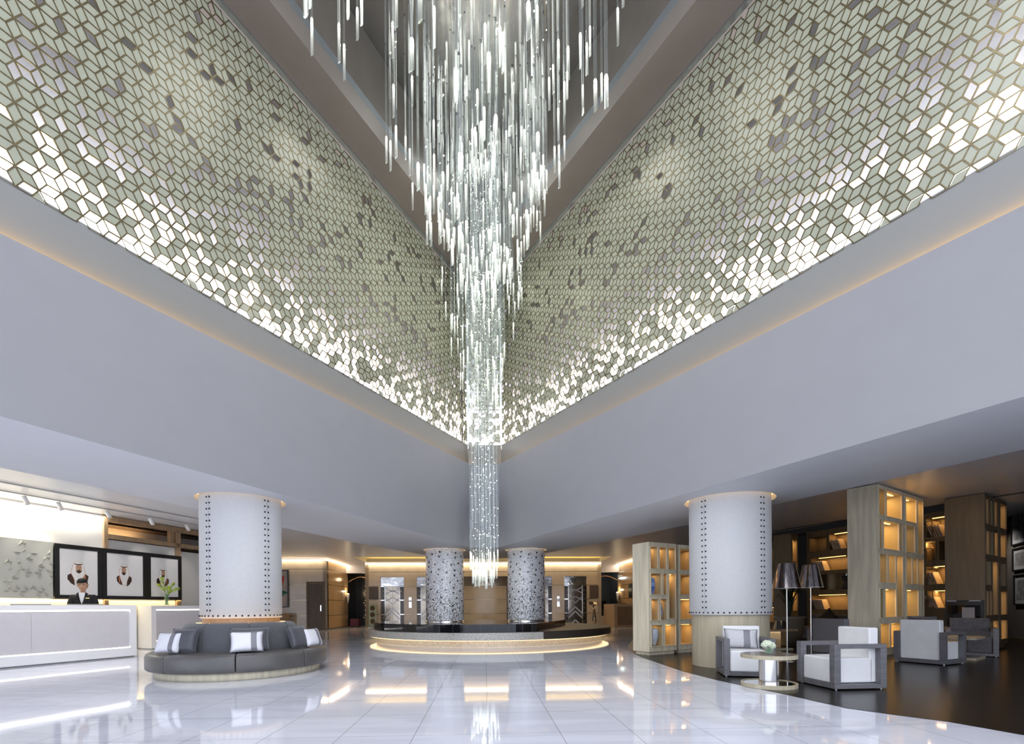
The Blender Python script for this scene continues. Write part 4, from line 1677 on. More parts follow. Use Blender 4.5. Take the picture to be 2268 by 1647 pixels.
# ================================================================== BACK HALL
def hallp(x, y, z=0):
    p = AX(x, y)
    return Vector((p.x, p.y, z))
doorm = pm('bronze_mirror_door', (.30, .26, .21), .10, .95, var=.25, scale=1.5)
studded = pm('dark_studded_panel', (.05, .043, .038), .15, .5, var=.2)
silver_band = pm('etched_silver', (.50, .50, .52), .35, .8)
lift = None
lift_lab = ['chrome lift door with chevrons farthest left, beside the green circle poster', 'chrome lift door partly behind the left pebble-mosaic column',
            'chrome lift door partly behind the right pebble-mosaic column', 'chrome lift door with chevrons farthest right, beside the lectern']
for xc, lab in zip((-5.14, -3.145, 3.145, 5.14), lift_lab):
    if lift is None:
        lift = thing('lift_door', lab, 'lift door', (0, 0, 0), 0, 'lift doors in the back wall')
        Wd, Hd = 1.28, 2.79
        def P2(mb, x0, x1, z0, z1, y0, y1, mi=0):
            mb.box(((x0 + x1) / 2, (y0 + y1) / 2, (z0 + z1) / 2), (x1 - x0, y1 - y0, z1 - z0), 0, mi)
        m = MB()
        P2(m, -Wd / 2, Wd / 2, 2.32, Hd, .06, .10)
        o = m.build('head_mirror', pm('wavy_mirror', (.75, .75, .74), .05, 1, var=.1, bump=.5, bscale=3), None); o.parent = lift
        for sx in (-1, 1):
            m = MB()
            P2(m, *sorted((sx * Wd / 2, sx * (Wd / 2 - .22))), 0, 2.32, .02, .08)
            o = m.build('studded_jamb', studded, None); o.parent = lift
            mm_ = MB()
            for z in (.25, .55, 1.0, 1.25, 1.75, 2.0):
                mm_.ball((sx * (Wd / 2 - .15), .015, z), .022, 8, 0, 1, 4)
            o2 = mm_.build('round_studs', chrome, None); o2.parent = o
            mm_ = MB()
            for z in (.72, 1.51, 2.28):
                P2(mm_, *sorted((sx * (Wd / 2 - .01), sx * (Wd / 2 - .2))), z - .025, z + .025, .008, .02)
            o2 = mm_.build('chrome_bars', chrome, None); o2.parent = o
            m = MB()
            P2(m, *sorted((sx * .004, sx * .40)), 0, 2.32, .12, .16)
            leaf = m.build('door_leaf', doorm, None); leaf.parent = lift
            m = MB()
            for k, (zt_, fl_) in enumerate(((.25, 1), (.75, 1), (1.0, 1), (1.45, -1), (1.62, 1), (2.02, 1), (2.15, -1))):
                za_ = zt_ if fl_ > 0 else zt_ - .2
                zb_ = za_ - .36 * fl_ if k < 4 else za_ - .2 * fl_
                w_ = .11 if k < 3 else .07
                m.face([(sx * .01, .117, za_), (sx * .39, .117, zb_), (sx * .39, .117, zb_ + w_), (sx * .01, .117, za_ + w_)])
            o2 = m.build('chevron_bands', silver_band, None); o2.parent = leaf
        m = MB()
        P2(m, -.44, -.405, 0, 2.32, .03, .14)
        P2(m, .405, .44, 0, 2.32, .03, .14)
        P2(m, -.44, .44, 2.30, 2.34, .03, .14)
        o = m.build('chrome_frame', chrome, None); o.parent = lift
        m = MB()
        P2(m, -Wd / 2, Wd / 2, 0, Hd, .17, .2)
        o = m.build('backing', black, None); o.parent = lift
        lift.location = hallp(xc, YW)
        lift.rotation_euler = (0, 0, A)
    else:
        dup(lift, hallp(xc, YW), A, lab)
cp = None
for xc, lab in ((-4.15, 'pair of steel lift call plates on the marble left of the left mosaic column'), (4.15, 'pair of steel lift call plates on the marble right of the right mosaic column')):
    if cp is None:
        cp = thing('call_plate', lab, 'call button', (0, 0, 0), 0, 'lift call plates')
        m = MB()
        m.box((0, -.01, 1.25), (.15, .02, .34))
        o = m.build('button_plate', chrome, None, bevel=.003); o.parent = cp
        m = MB()
        m.box((0, -.01, 1.58), (.15, .02, .18))
        o = m.build('indicator_plate', chrome, None, bevel=.003); o.parent = cp
        cp.location, cp.rotation_euler = hallp(xc, YW - .005), (0, 0, A)
    else:
        dup(cp, hallp(xc, YW - .005), A, lab)
# centre mirror field between the mosaic columns
cf = thing('mirror_panel', 'dark bronze mirror band over the grey marble between the mosaic columns', 'wall panel', hallp(0, YW), A)
m = MB()
m.box((0, -.02, 2.55), (2.6, .03, .52))
o = m.build('mirror_band', doorm, None); o.parent = cf
for sx in (-1, 1):
    m = MB()
    m.box((sx * 1.28, -.03, 1.25), (.10, .05, 2.4))
    o = m.build('studded_strip', studded, None); o.parent = cf
    m = MB()
    for k in range(9):
        m.ball((sx * 1.28, -.058, .35 + k * .23), .018, 8)
    o2 = m.build('round_studs', chrome, None); o2.parent = o
# poster stand, directory screens, lectern, sconces
t = thing('poster_stand', 'pale green poster with three brown discs standing left of the lifts', 'poster', hallp(-6.18, YW - .18), A)
m = MB()
m.box((0, 0, .66), (.42, .04, 1.28))
o = m.build('poster_board', pm('pale_green_poster', (.34, .42, .33), .5), None); o.parent = t
for z in (1.08, .72, .36):
    m = MB()
    m.lathe([(.001, 0), (.135, 0), (.135, .012), (.001, .012)], (0, 0), 28, smooth=False)
    o = m.build('brown_disc', pm('coffee_brown', (.075, .045, .02), .5, var=.3, scale=12), None); o.parent = t
    o.matrix_basis = Matrix.Translation((0, -.02, z)) @ Matrix.Rotation(R(90), 4, 'X')
m = MB()
m.box((0, 0, .015), (.46, .3, .03))
o = m.build('stand_foot', steel, None); o.parent = t
scr = None
for xc, lab in ((-6.15, 'brown framed notice panel over the green poster'), (6.2, 'brown framed notice panel over the lectern')):
    if scr is None:
        scr = thing('notice_panel', lab, 'wall panel', (0, 0, 0), 0, 'brown notice panels')
        m = MB()
        m.box((0, -.03, 1.91), (.50, .05, .72))
        o = m.build('panel', pm('brown_screen', (.09, .065, .05), .35), None, bevel=.005); o.parent = scr
        m = MB()
        for k in range(9):
            for sx in (-1, 1):
                m.ball((sx * .25, -.03, 1.60 + k * .075), .018, 6, 0, 1, 4)
        o2 = m.build('beaded_edge', black, None); o2.parent = o
        scr.location, scr.rotation_euler = hallp(xc, YW), (0, 0, A)
    else:
        dup(scr, hallp(xc, YW), A, lab)
t = thing('lectern', 'slim bronze menu lectern with a tilted top, right of the lifts', 'lectern', hallp(6.05, YW - .7), A)
m = MB()
m.tube([(0, 0, .02), (0, .0, .35), (0, .03, .8), (-.03, .05, 1.18)], [.12, .12, .08, .04], 12)
o = m.build('curved_post', doorm, None); o.parent = t
m = MB()
m.cyl((0, 0), .17, 0, .03, 24)
o = m.build('foot', chrome, None); o.parent = t
m = MB()
m.box((0, 0, 0), (.50, .36, .03))
tp = m.build('slanted_top', doorm, None); tp.parent = t
tp.matrix_basis = Matrix.Translation((-.02, .03, 1.24)) @ Matrix.Rotation(R(28), 4, 'X')
m = MB()
m.box((.08, 0, .02), (.2, .28, .006))
o = m.build('menu_page', pm('menu_paper', (.8, .62, .42), .6), None); o.parent = tp
sc = None
for x_, y_, lab in ((-SW, 28.2, 'narrow cone-shaped wall light at the edge of the left opening'), (SW, 28.2, 'narrow cone-shaped wall light at the edge of the right opening')):
    d_ = 1 if x_ < 0 else -1
    t = thing('wall_sconce', lab, 'wall light', hallp(x_ + d_ * .12, y_), A)
    m = MB()
    m.lathe([(.001, 1.35), (.06, 1.62), (.085, 1.9), (.07, 1.9), (.001, 1.9)], (0, 0), 16)
    o = m.build('shade', white_metal, None); o.parent = t
    m = MB()
    m.lathe([(.001, 1.9), (.06, 1.9), (.05, 1.93), (.001, 1.93)], (0, 0), 16)
    o = m.build('lamp', led_warm2, None); o.parent = t
    m = MB()
    m.box((-d_ * .09, 0, 1.75), (.06, .05, .05))
    o = m.build('bracket', steel, None); o.parent = t
    point('sconce_light', hallp(x_ + d_ * .12, y_, 2.05), 8, WARM2, .05)

# left back wall: service door, painting, console
def pa_x(px, py=1300):
    return PA.q(px, py)[0]
dr = thing('service_door', 'plain dark brown door in the marble wall left of the lifts', 'door', PA.P((pa_x(679) + pa_x(719)) / 2, 0))
def pslab(mb, P_, sa, sb, za, zb, o0, o1, mi=0):
    mb.prism([P_.P(sa, 0, o0).to_2d(), P_.P(sb, 0, o0).to_2d(), P_.P(sb, 0, o1).to_2d(), P_.P(sa, 0, o1).to_2d()], za, zb, mi)
sa, sb = pa_x(679), pa_x(719.5)
m = MB()
pslab(m, PA, sa + .10, sb - .10, 0, 2.33, .02, .0)
leaf = m.build('door_leaf', walnut, dr)
m = MB()
pslab(m, PA, sa, sa + .10, 0, 2.44, .05, .0)
pslab(m, PA, sb - .10, sb, 0, 2.44, .05, .0)
pslab(m, PA, sa + .10, sb - .10, 2.34, 2.44, .05, .0)
m.build('door_frame', pm('door_frame_brown', (.15, .105, .06), .4), dr)
m = MB()
pslab(m, PA, sb - .22, sb - .17, .95, 1.25, .05, .02)
m.build('handle', chrome, leaf)
pt = thing('painting', 'framed painting of a red flower with green leaves, behind the studded column', 'picture', PA.P(pa_x(630), 1.2))
sa, sb = pa_x(612), pa_x(640)
m = MB()
for a_, b_, c_, d_ in ((sa, sb, 2.98, 3.03), (sa, sb, 1.15, 1.2), (sa, sa + .05, 1.2, 2.98), (sb - .05, sb, 1.2, 2.98)):
    pslab(m, PA, a_, b_, c_, d_, .09, .01)
m.build('frame', black, pt)
m = MB()
pslab(m, PA, sa + .05, sb - .05, 1.2, 2.98, .06, .02, 0)
def pblob(cx_, cz_, rx, rz_, mi, o_, n=14, rot=0):
    pts = []
    for k in range(n):
        a = 2 * PI * k / n
        r_ = 1 + .22 * math.sin(3 * a + cz_ * 5)
        u, v = rx * r_ * math.cos(a), rz_ * r_ * math.sin(a)
        pts.append(PA.P(cx_ + u * math.cos(rot) - v * math.sin(rot), cz_ + u * math.sin(rot) + v * math.cos(rot), o_))
    m.face(pts, mi)
x1 = sb - .42
pblob(x1 - .12, 2.75, .10, .34, 4, .0603, rot=-.3)
pblob(x1, 2.45, .20, .34, 1, .0606)
pblob(x1 - .08, 2.12, .16, .20, 2, .0609)
pblob(x1 + .12, 1.88, .26, .09, 3, .0612, rot=.2)
pblob(x1 - .02, 1.68, .22, .07, 3, .0615, rot=.5)
m.build('canvas', [pm('canvas_grey', (.55, .50, .46), .6), pm('flower_red', (.62, .05, .03), .5, var=.3, scale=9), pm('flower_orange', (.75, .2, .03), .5, var=.3, scale=9),
                   pm('leaf_green', (.02, .16, .08), .5, var=.3, scale=9), pm('leaf_blue', (.02, .03, .25), .5)], pt, recalc=False)
m = MB()
sa, sb = pa_x(600), pa_x(644)
pslab(m, PA, sa, sb, 0, .86, .75, .15)
tag(m.build('console_cabinet', oak_w, bevel=.01), 'low brown wooden console under the flower painting', 'cabinet')

# dark lounge through the left opening: arch, starry lamps, red stool
t = thing('arch', 'curved copper arch edge inside the dark left opening', 'arch', hallp(-7.3, 29.2, 2.6), A)
m = MB()
m.tube([(-.85 + 1.7 * k / 12, 0, .34 * math.sin(PI * k / 12)) for k in range(13)], .035, 8)
o = m.build('rim', pm('copper', (.5, .28, .15), .3, .8), None); o.parent = t
t = thing('arch', 'curved copper arch edge inside the dark right opening', 'arch', hallp(7.3, 29.0, 2.62), A)
m = MB()
m.tube([(-.85 + 1.7 * k / 12, 0, .30 * math.sin(PI * k / 12)) for k in range(13)], .035, 8)
o = m.build('rim', MATS['copper'], None); o.parent = t
t = thing('light_screen', 'dark pierced screen with tiny glowing holes in the left opening', 'screen', hallp(-7.1, 30.4), A)
m = MB()
m.box((0, .05, 1.6), (1.1, .04, 3.2))
o = m.build('screen', pm('black_screen', (.02, .025, .03), .2), None); o.parent = t
m = MB()
rg = random.Random(9)
for i in range(6):
    for j in range(15):
        if rg.random() < .75:
            x_, z_ = -.38 + i * .15 + .07 * (j % 2), .5 + j * .15
            m.box((x_, .022, z_), (.022, .01, .05), mat=Matrix.Rotation(rg.choice((-.5, .5)), 4, 'Y'))
o = stuff(m.build('glowing_slots', glow('slot_glow', (1, .75, .45), .9), None)); o.parent = t
t = thing('stool', 'dark red upholstered cube stool in the left opening', 'stool', hallp(-7.45, 28.3), A)
m = MB()
m.box((0, 0, .26), (.5, .5, .42))
o = m.build('seat', pm('plum_fabric', (.13, .035, .06), .7), None, bevel=.03); o.parent = t
m = MB()
m.box((0, 0, .03), (.42, .42, .06))
o = m.build('base', black, None); o.parent = t
# steps and bar chairs through the right opening
st_ = MB()
for k in range(3):
    p = AX(7.28, 28.6 + k * .35)
    st_.box((p.x, p.y, .08 + k * .16), (1.35, .36, .16 + 0 * k), A)
    if k:
        st_.box((p.x, p.y, .08 * k), (1.35, .36, .16 * k), A)
tag(st_.build('steps', marble), 'three pale steps up into the dark right opening', 'steps')
stl = None
for x_, lab in ((6.95, 'black chair at the left of the dark right opening'), (7.6, 'black chair at the right of the dark right opening')):
    if stl is None:
        stl = thing('chair', lab, 'chair', (0, 0, 0), 0, 'black chairs up the steps')
        m = MB()
        m.box((0, 0, .45), (.42, .42, .06))
        o = m.build('seat', black, None, bevel=.01); o.parent = stl
        m = MB()
        m.box((0, .2, .72), (.42, .04, .45))
        o = m.build('backrest', black, None, bevel=.01); o.parent = stl
        for sx in (-1, 1):
            for sy in (-1, 1):
                m = MB()
                m.tube([(sx * .18, sy * .18, .43), (sx * .2, sy * .2, 0)], .012, 6)
                o = m.build('leg', chrome, None); o.parent = stl
        stl.location, stl.rotation_euler = hallp(x_, 29.9, .48), (0, 0, A)
    else:
        dup(stl, hallp(x_, 30.1, .48), A + .5, lab)
pf = MB()
p = AX(7.3, 30.5)
pf.box((p.x, p.y, .24), (1.7, 1.9, .48), A)
struct(pf.build('floor', pm('dark_platform', (.05, .045, .04), .3)))
point('bar_light', hallp(7.2, 30.3, 2.9), 12, (.8, .95, .9), .1)
point('bar_light', hallp(-7.2, 29.4, 2.8), 4, WARM2, .1)
# concierge desk on the right
t = thing('concierge_desk', 'brown wooden concierge desk against the honey stone wall at the right back', 'desk', hallp(7.2, 25.7), A)
m = MB()
m.box((0, 0, .60), (1.1, 2.2, 1.2))
o = m.build('cabinet_body', oak_w, None, bevel=.01); o.parent = t
m = MB()
m.box((.02, -1.105, .58), (.82, .012, .95))
o = m.build('front_panel', pm('brown_panel', (.16, .10, .05), .35), None); o.parent = t
m = MB()
m.box((-.05, -.6, 1.215), (.5, .35, .03))
o = m.build('blotter', black, None); o.parent = t
m = MB()
wpx = PRB.q(1397, 1310)[0]
pslab(m, PRB, wpx - .35, wpx + .3, 1.55, 2.28, .02, .0)
tag(m.build('wall_niche', black), 'black recessed niche in the honey stone wall over the concierge desk', 'niche')

# ================================================================== LOUNGE
def shelving(name, label, P_, depth, z0, z1, sa, sb, cells, wood, inner, lit=(), plinth=.08, group=None, back=True, strips=True):
    """a case from sa to sb along P_, body behind the face (out < 0 is into the case); cells = (s0, s1, z0, z1)"""
    t = thing(name, label, 'bookcase', P_.P((sa + sb) / 2, 0), 0, group)
    xs = sorted({sa, sb} | {c[0] for c in cells} | {c[1] for c in cells})
    zs = sorted({z0 + plinth, z1} | {c[2] for c in cells} | {c[3] for c in cells})
    m = MB()
    for j in range(len(zs) - 1):
        i = 0
        while i < len(xs) - 1:
            def open_(i):
                mx_, mz_ = (xs[i] + xs[i + 1]) / 2, (zs[j] + zs[j + 1]) / 2
                return any(c[0] < mx_ < c[1] and c[2] < mz_ < c[3] for c in cells)
            if open_(i):
                i += 1
                continue
            k = i
            while k < len(xs) - 1 and not open_(k):
                k += 1
            pslab(m, P_, xs[i], xs[k], zs[j], zs[j + 1], 0, -depth + .02)
            i = k
    pslab(m, P_, sa, sb, z0 + plinth, z1, -depth + .02, -depth)
    m.build('carcass', wood, t)
    m = MB()
    pslab(m, P_, sa + .04, sb - .04, z0, z0 + plinth, -.04, -depth + .04)
    m.build('plinth', wood, t)
    # raised moulding round every opening and a lining inside
    for k, c in enumerate(cells):
        m = MB()
        w_ = .018
        for a, b, c0_, d_ in ((c[0] - w_, c[1] + w_, c[3], c[3] + w_), (c[0] - w_, c[1] + w_, c[2] - w_, c[2]), (c[0] - w_, c[0], c[2], c[3]), (c[1], c[1] + w_, c[2], c[3])):
            pslab(m, P_, a, b, c0_, d_, .014, -.001)
        m.build('moulding', wood, t)
        m = MB()
        a, b, c0_, d_ = c[0] + .001, c[1] - .001, c[2] + .001, c[3] - .001
        m.face([P_.P(a, c0_, -.01), P_.P(a, d_, -.01), P_.P(a, d_, -depth + .03), P_.P(a, c0_, -depth + .03)])
        m.face([P_.P(b, c0_, -.01), P_.P(b, d_, -.01), P_.P(b, d_, -depth + .03), P_.P(b, c0_, -depth + .03)])
        m.face([P_.P(a, c0_, -.01), P_.P(b, c0_, -.01), P_.P(b, c0_, -depth + .03), P_.P(a, c0_, -depth + .03)])
        m.face([P_.P(a, c0_, -depth + .03), P_.P(b, c0_, -depth + .03), P_.P(b, d_, -depth + .03), P_.P(a, d_, -depth + .03)])
        m.build('lining', inner, t, recalc=False)
        st = lit.get(k, 0) if isinstance(lit, dict) else (lit if lit else 0)
        if st:
          if st >= 2.2:
            m = MB()
            pslab(m, P_, c[0] + (c[1] - c[0]) * .15, c[1] - (c[1] - c[0]) * .15, c[3] - .014, c[3] - .002, -.10, -.135)
            g_ = m.build('shelf_light', glow('shelf_led', (1, .60, .18), 3), t)
          if True:
            wd = (c[1] - c[0])
            strip('niche_light', P_.P(c[0] + wd * .15, c[3] - .02, -depth * .45), P_.P(c[1] - wd * .15, c[3] - .02, -depth * .45), .05, .4 * st / max(wd * .7, .1), (1, .60, .24), (0, 0, -1))
    return t
# case nearest the round platform, and its twin behind the studded column
C1 = Vector((3.01, 10.62))
d1v = Vector((.868, .496))
B1 = Plane(C1, C1 + d1v)
def rel_cells(sa, sb, z0, z1, lst):
    return [(sa + (sb - sa) * u0, sa + (sb - sa) * u1, z1 - (z1 - z0) * v1, z1 - (z1 - z0) * v0) for u0, u1, v0, v1 in lst]
L1 = [(.06, .31, .04, .24), (.38, .64, .04, .24), (.71, .97, .04, .24), (.07, .44, .285, .475), (.51, .645, .285, .475), (.72, .97, .285, .70),
      (.08, .33, .52, .71), (.41, .645, .52, .71), (.08, .47, .76, .95), (.56, .96, .76, .95)]
oak_n = pm('niche_oak', (.46, .36, .20), .5, var=.12, scale=3, stretch=(6, 6, .6))
BH = 2.50
# the case is turned so that its open face looks along -n
bk1 = shelving('bookcase', 'pale oak bookcase with uneven lit niches and coloured glass vases, nearest the round platform', B1, .50, 0, BH, 0, .86,
               rel_cells(0, .86, .08, BH, L1), oak, oak_n, {0: 1.6, 1: 1.6, 2: 1.6, 3: 1.2, 4: 1.4, 5: 2.2, 6: 1.4, 7: 1.0, 8: 1.2, 9: 2.2})
B1b = Plane(C1 + d1v * .97 + Vector((-.496, .868)) * .03, C1 + d1v * 2 + Vector((-.496, .868)) * .03)
shelving('bookcase', 'pale oak bookcase with lit niches, half hidden behind the right studded column', B1b, .50, 0, BH, 0, .86,
         rel_cells(0, .86, .08, BH, [(.06, .62, .04, .24), (.06, .62, .285, .475), (.06, .62, .52, .71), (.06, .62, .76, .95)]), oak, oak_n, {0: 2, 1: 2, 2: 2.6, 3: 2.6})
# glass vases in its niches
vcol = [(pm('blue_glass', (.02, .10, .55), .12, col2=(.45, .62, .85), scale=9), 'tall blue swirled glass vase in the second row of the bookcase', 3, .17, .40, [(.02, 0), (.035, .02), (.055, .16), (.06, .28), (.045, .34), (.05, .37)]),
        (pm('lilac_glass', (.35, .35, .62), .12, col2=(.75, .78, .85), scale=6), 'slim lilac glass bottle in the third row of the bookcase', 7, .12, .40, [(.02, 0), (.03, .03), (.055, .17), (.04, .28), (.028, .36), (.03, .38)]),
        (pm('milky_glass', (.45, .55, .65), .12, col2=(.80, .83, .85), scale=5), 'broad milky blue glass vase in the bottom row of the bookcase', 8, .19, .42, [(.03, 0), (.05, .02), (.105, .2), (.10, .34), (.07, .39), (.03, .40)])]
cl1 = rel_cells(0, .86, .08, BH, L1)
for mt, lab, ci, off_, hh, prof_ in vcol:
    c = cl1[ci]
    p = B1.P(c[0] + off_, c[2] + .002, -.12)
    m = MB()
    m.lathe([(.001, 0)] + prof_, (0, 0), 24)
    o = m.build('glass_vase', mt)
    o.location = p
    tag(o, lab, 'vase')

# big double case reaching the ceiling
C2 = Vector((7.58, 10.0))
d2v = Vector((.83, .557)).normalized()
B2 = Plane(C2, C2 + d2v)
L2 = [(.03, .27, .03, .185), (.32, .93, .03, .185), (.04, .15, .215, .385), (.20, .80, .215, .385), (.84, .97, .215, .385),
      (.05, .33, .42, .59), (.38, .66, .42, .59), (.71, .96, .42, .80), (.05, .20, .63, .80), (.24, .66, .63, .80), (.05, .40, .84, .985), (.45, .96, .84, .985)]
gold_n = pm('golden_niche', (.52, .42, .20), .5, var=.08, scale=3)
shelving('bookcase', 'tall pale oak bookcase to the ceiling with golden lit niches, behind the white armchair', B2, .56, 0, UZ - .02, 0, 1.36,
         rel_cells(0, 1.36, .12, UZ, L2), oak, gold_n, {0: 1.5, 1: 9, 2: .8, 3: 9, 4: .8, 5: 1.6, 6: 2.4, 7: 4, 9: 6, 10: 3, 11: 6}, plinth=.16)
B2b = Plane(C2 + d2v * 1.46, C2 + d2v * 3)
L2b = [(.05, .58, .03, .185), (.66, .95, .03, .385), (.06, .50, .215, .385), (.54, .60, .215, .385), (.06, .34, .42, .59), (.38, .64, .42, .59), (.68, .95, .42, .59),
       (.06, .66, .63, .80), (.72, .80, .63, .80), (.85, .95, .63, .80), (.06, .5, .84, .985), (.55, .95, .84, .985)]
shelving('bookcase', 'tall pale oak bookcase with golden niches, the farther half of the ceiling-high pair', B2b, .56, 0, UZ - .02, 0, 1.20,
         rel_cells(0, 1.20, .12, UZ, L2b), oak, gold_n, {0: 8, 1: 4, 2: 2, 4: 2, 5: 2, 6: 2, 7: 4, 10: .8, 11: .8}, plinth=.16)
# third case by the right wall, with a black fridge built into its end
C3 = Vector((10.72, 10.95))
d3v = Vector((.83, .557)).normalized()
B3 = Plane(C3, C3 + d3v)
L3 = [(.05, .30, .03, .2), (.36, .62, .03, .2), (.68, .93, .03, .2), (.05, .33, .24, .40), (.38, .63, .24, .40), (.68, .95, .24, .40), (.05, .45, .44, .60), (.52, .95, .44, .80),
      (.05, .25, .64, .80), (.30, .48, .64, .80), (.05, .45, .84, .97), (.52, .95, .84, .97)]
shelving('bookcase', 'brown ceiling-high bookcase with dim orange niches beside the framed photographs', B3, .70, 0, UZ - .02, 0, 1.1,
         rel_cells(0, 1.1, .12, UZ, L3), pm('brown_oak', (.19, .15, .095), .5, var=.12, scale=2.2, stretch=(6, 6, .5)), oak_n,
         {0: .8, 2: 2, 3: 1.4, 5: 3, 7: 4, 8: 1.2, 9: 1.2, 11: 4}, plinth=.1)
B3b = Plane(C3 + d3v * 1.2, C3 + d3v * 3)
shelving('bookcase', 'brown ceiling-high bookcase, the last one before the right wall', B3b, .70, 0, UZ - .02, 0, .7,
         rel_cells(0, .7, .12, UZ, [(.1, .9, .03, .2), (.1, .9, .24, .40), (.1, .9, .44, .6), (.1, .9, .64, .8), (.1, .9, .84, .97)]), MATS['brown_oak'], oak_n,
         {0: 3, 1: 3, 3: 3, 4: 4}, plinth=.1)
n3 = Vector((-d3v.y, d3v.x))
fr0 = C3 + n3 * .02 - d3v * .02
fr1 = C3 + n3 * .68 - d3v * .02
FP = Plane(fr1, fr0)
t = thing('fridge', 'black glass-fronted fridge built into the end of the brown bookcase', 'fridge', FP.P(.33, 0))
m = MB()
pslab(m, FP, 0, .66, .0, 1.17, .05, .0)
m.build('cabinet', black, t, bevel=.004)
m = MB()
pslab(m, FP, .05, .61, .12, 1.05, .062, .05)
m.build('glass_door', blackgloss, t)
m = MB()
pslab(m, FP, .02, .2, 1.14, 1.165, .058, .05)
pslab(m, FP, .42, .62, 1.14, 1.165, .058, .05)
m.build('trim_lights', pm('pale_trim', (.5, .5, .6), .3), t)
m = MB()
pslab(m, FP, .30, .52, .68, 1.0, .066, .0625)
m.build('price_card', pm('grey_card', (.35, .35, .38), .6), t)

# back wall of the lounge: a continuous run of shelves
BS = Plane(HZ(1787, 1177, 3.42), HZ(2111, 1124, 3.42))
def bcell(x0, x1, ymid, y0, y1):
    s_a, s_b = BS.q(x0, ymid)[0], BS.q(x1, ymid)[0]
    xm = (x0 + x1) / 2
    return (s_a, s_b, BS.q(xm, y1)[1], BS.q(xm, y0)[1])
cz = [bcell(1793, 1831, 1200, 1185, 1218), bcell(1837, 1880, 1200, 1177, 1213), bcell(1797, 1880, 1242, 1230, 1260), bcell(1817, 1831, 1285, 1269, 1303),
      bcell(1836, 1880, 1285, 1267, 1302), bcell(1797, 1880, 1330, 1314, 1347),
      bcell(2052, 2103, 1160, 1141, 1185), bcell(2052, 2072, 1215, 1197, 1238), bcell(2081, 2103, 1215, 1194, 1236), bcell(2052, 2104, 1270, 1250, 1290), bcell(2054, 2106, 1320, 1304, 1343)]
s_lo, s_hi = BS.q(1787, 1250)[0], BS.q(2111, 1250)[0]
# the shelves go on behind the tall case
for s_ in (BS.q(1900, 1250)[0], BS.q(1980, 1250)[0]):
    for c in ((.5, 1.0), (1.2, 1.75), (2.0, 2.5), (2.7, 3.2)):
        cz.append((s_, s_ + .9, c[0], c[1]))
srt = shelving('shelving_unit', 'long dark wooden wall shelving with warm lit bays along the back of the lounge', BS, .40, 0, 3.42, s_lo, s_hi + .1, cz, shelfwood,
               pm('shelf_lining', (.26, .18, .09), .5, var=.1), {0: .8, 1: 3, 2: 5, 5: 6, 6: 3, 7: .6, 9: 5, 10: 5}, plinth=.1)
bw = MB()
pslab(bw, BS, s_lo - 9, s_hi + .3, 0, UZ, -.41, -.5)
pslab(bw, BS, s_lo - 9, s_hi + .3, 3.42, UZ, -.02, -.4)
struct(bw.build('wall_lounge', pm('dark_blue_grey_wall', (.045, .05, .065), .6)))
# standing case in front of it, left part seen past the column
C4 = AT(1752, 1200, 15.0).to_2d()
B4 = Plane(C4, C4 + Vector((.83, .557)).normalized())
shelving('bookcase', 'dark wooden bookcase seen between the studded column and the floor lamps', B4, .55, 0, 3.3, 0, .42,
         [(.07, .36, 2.45, 3.1), (.07, .36, 1.65, 2.3), (.07, .36, .9, 1.5), (.07, .36, .2, .75)], shelfwood, oak_n, {0: 3, 1: 2, 2: 3, 3: 2})
B4l = Plane(BS.P(s_lo - 2.6, 0, .02), BS.P(s_lo - .5, 0, .02))
shelving('bookcase', 'dark wooden shelves right beside the studded column', B4l, .40, 0, 3.3, 0, 1.6,
         [(.1, 1.5, 2.6, 3.1), (.1, 1.5, 1.9, 2.4), (.1, 1.5, 1.2, 1.7), (.1, 1.5, .5, 1.0)], shelfwood, MATS['shelf_lining'], {0: 1, 2: 3, 3: 3})

# magazines leaning in the bays
mag = pm('manila_cover', (.52, .40, .26), .6, var=.15, scale=4)
mag2 = pm('magazine_spine', (.60, .50, .42), .6, var=.2, scale=30)
proto = None
bays = [(1, .10, 'in the top bay left of the tall oak case', 5), (2, .12, 'in the second bay left of the tall oak case', 6), (5, .12, 'in the bay over the sofa, left of the tall oak case', 6),
        (6, .10, 'in the top bay right of the tall oak case', 5), (9, .03, 'in the middle bay right of the tall oak case', 4), (10, .03, 'in the bottom bay right of the tall oak case', 4)]
ords = ['leftmost', 'second', 'third', 'fourth', 'fifth', 'rightmost']
for ci, off_, where, nb in bays:
    c = cz[ci]
    for k in range(nb):
        hgt = min(.33, (c[3] - c[2]) * .8)
        lab = ('%s leaning manila magazine %s' % ((ords[k] if k < nb - 1 else 'rightmost'), where))
        s_ = c[0] + off_ + k * .055
        lean = R(-20)
        M4 = Matrix.Translation(BS.P(s_, c[2] + .006, -.18)) @ Matrix.Rotation(math.atan2(BS.d.y, BS.d.x), 4, 'Z') @ Matrix.Rotation(lean, 4, 'Y')
        if proto is None:
            proto = thing('magazine', lab, 'magazine', (0, 0, 0), 0, 'magazines leaning on the wall shelves')
            m = MB()
            m.box((0, 0, .165), (.026, .25, .33))
            o = m.build('pages', mag2, None); o.parent = proto
            m = MB()
            m.box((.0145, 0, .165), (.003, .252, .332))
            m.box((-.0145, 0, .165), (.003, .252, .332))
            o = m.build('cover', mag, None); o.parent = proto
            proto.matrix_basis = M4
        else:
            dup(proto, None, None, lab, mat=M4)
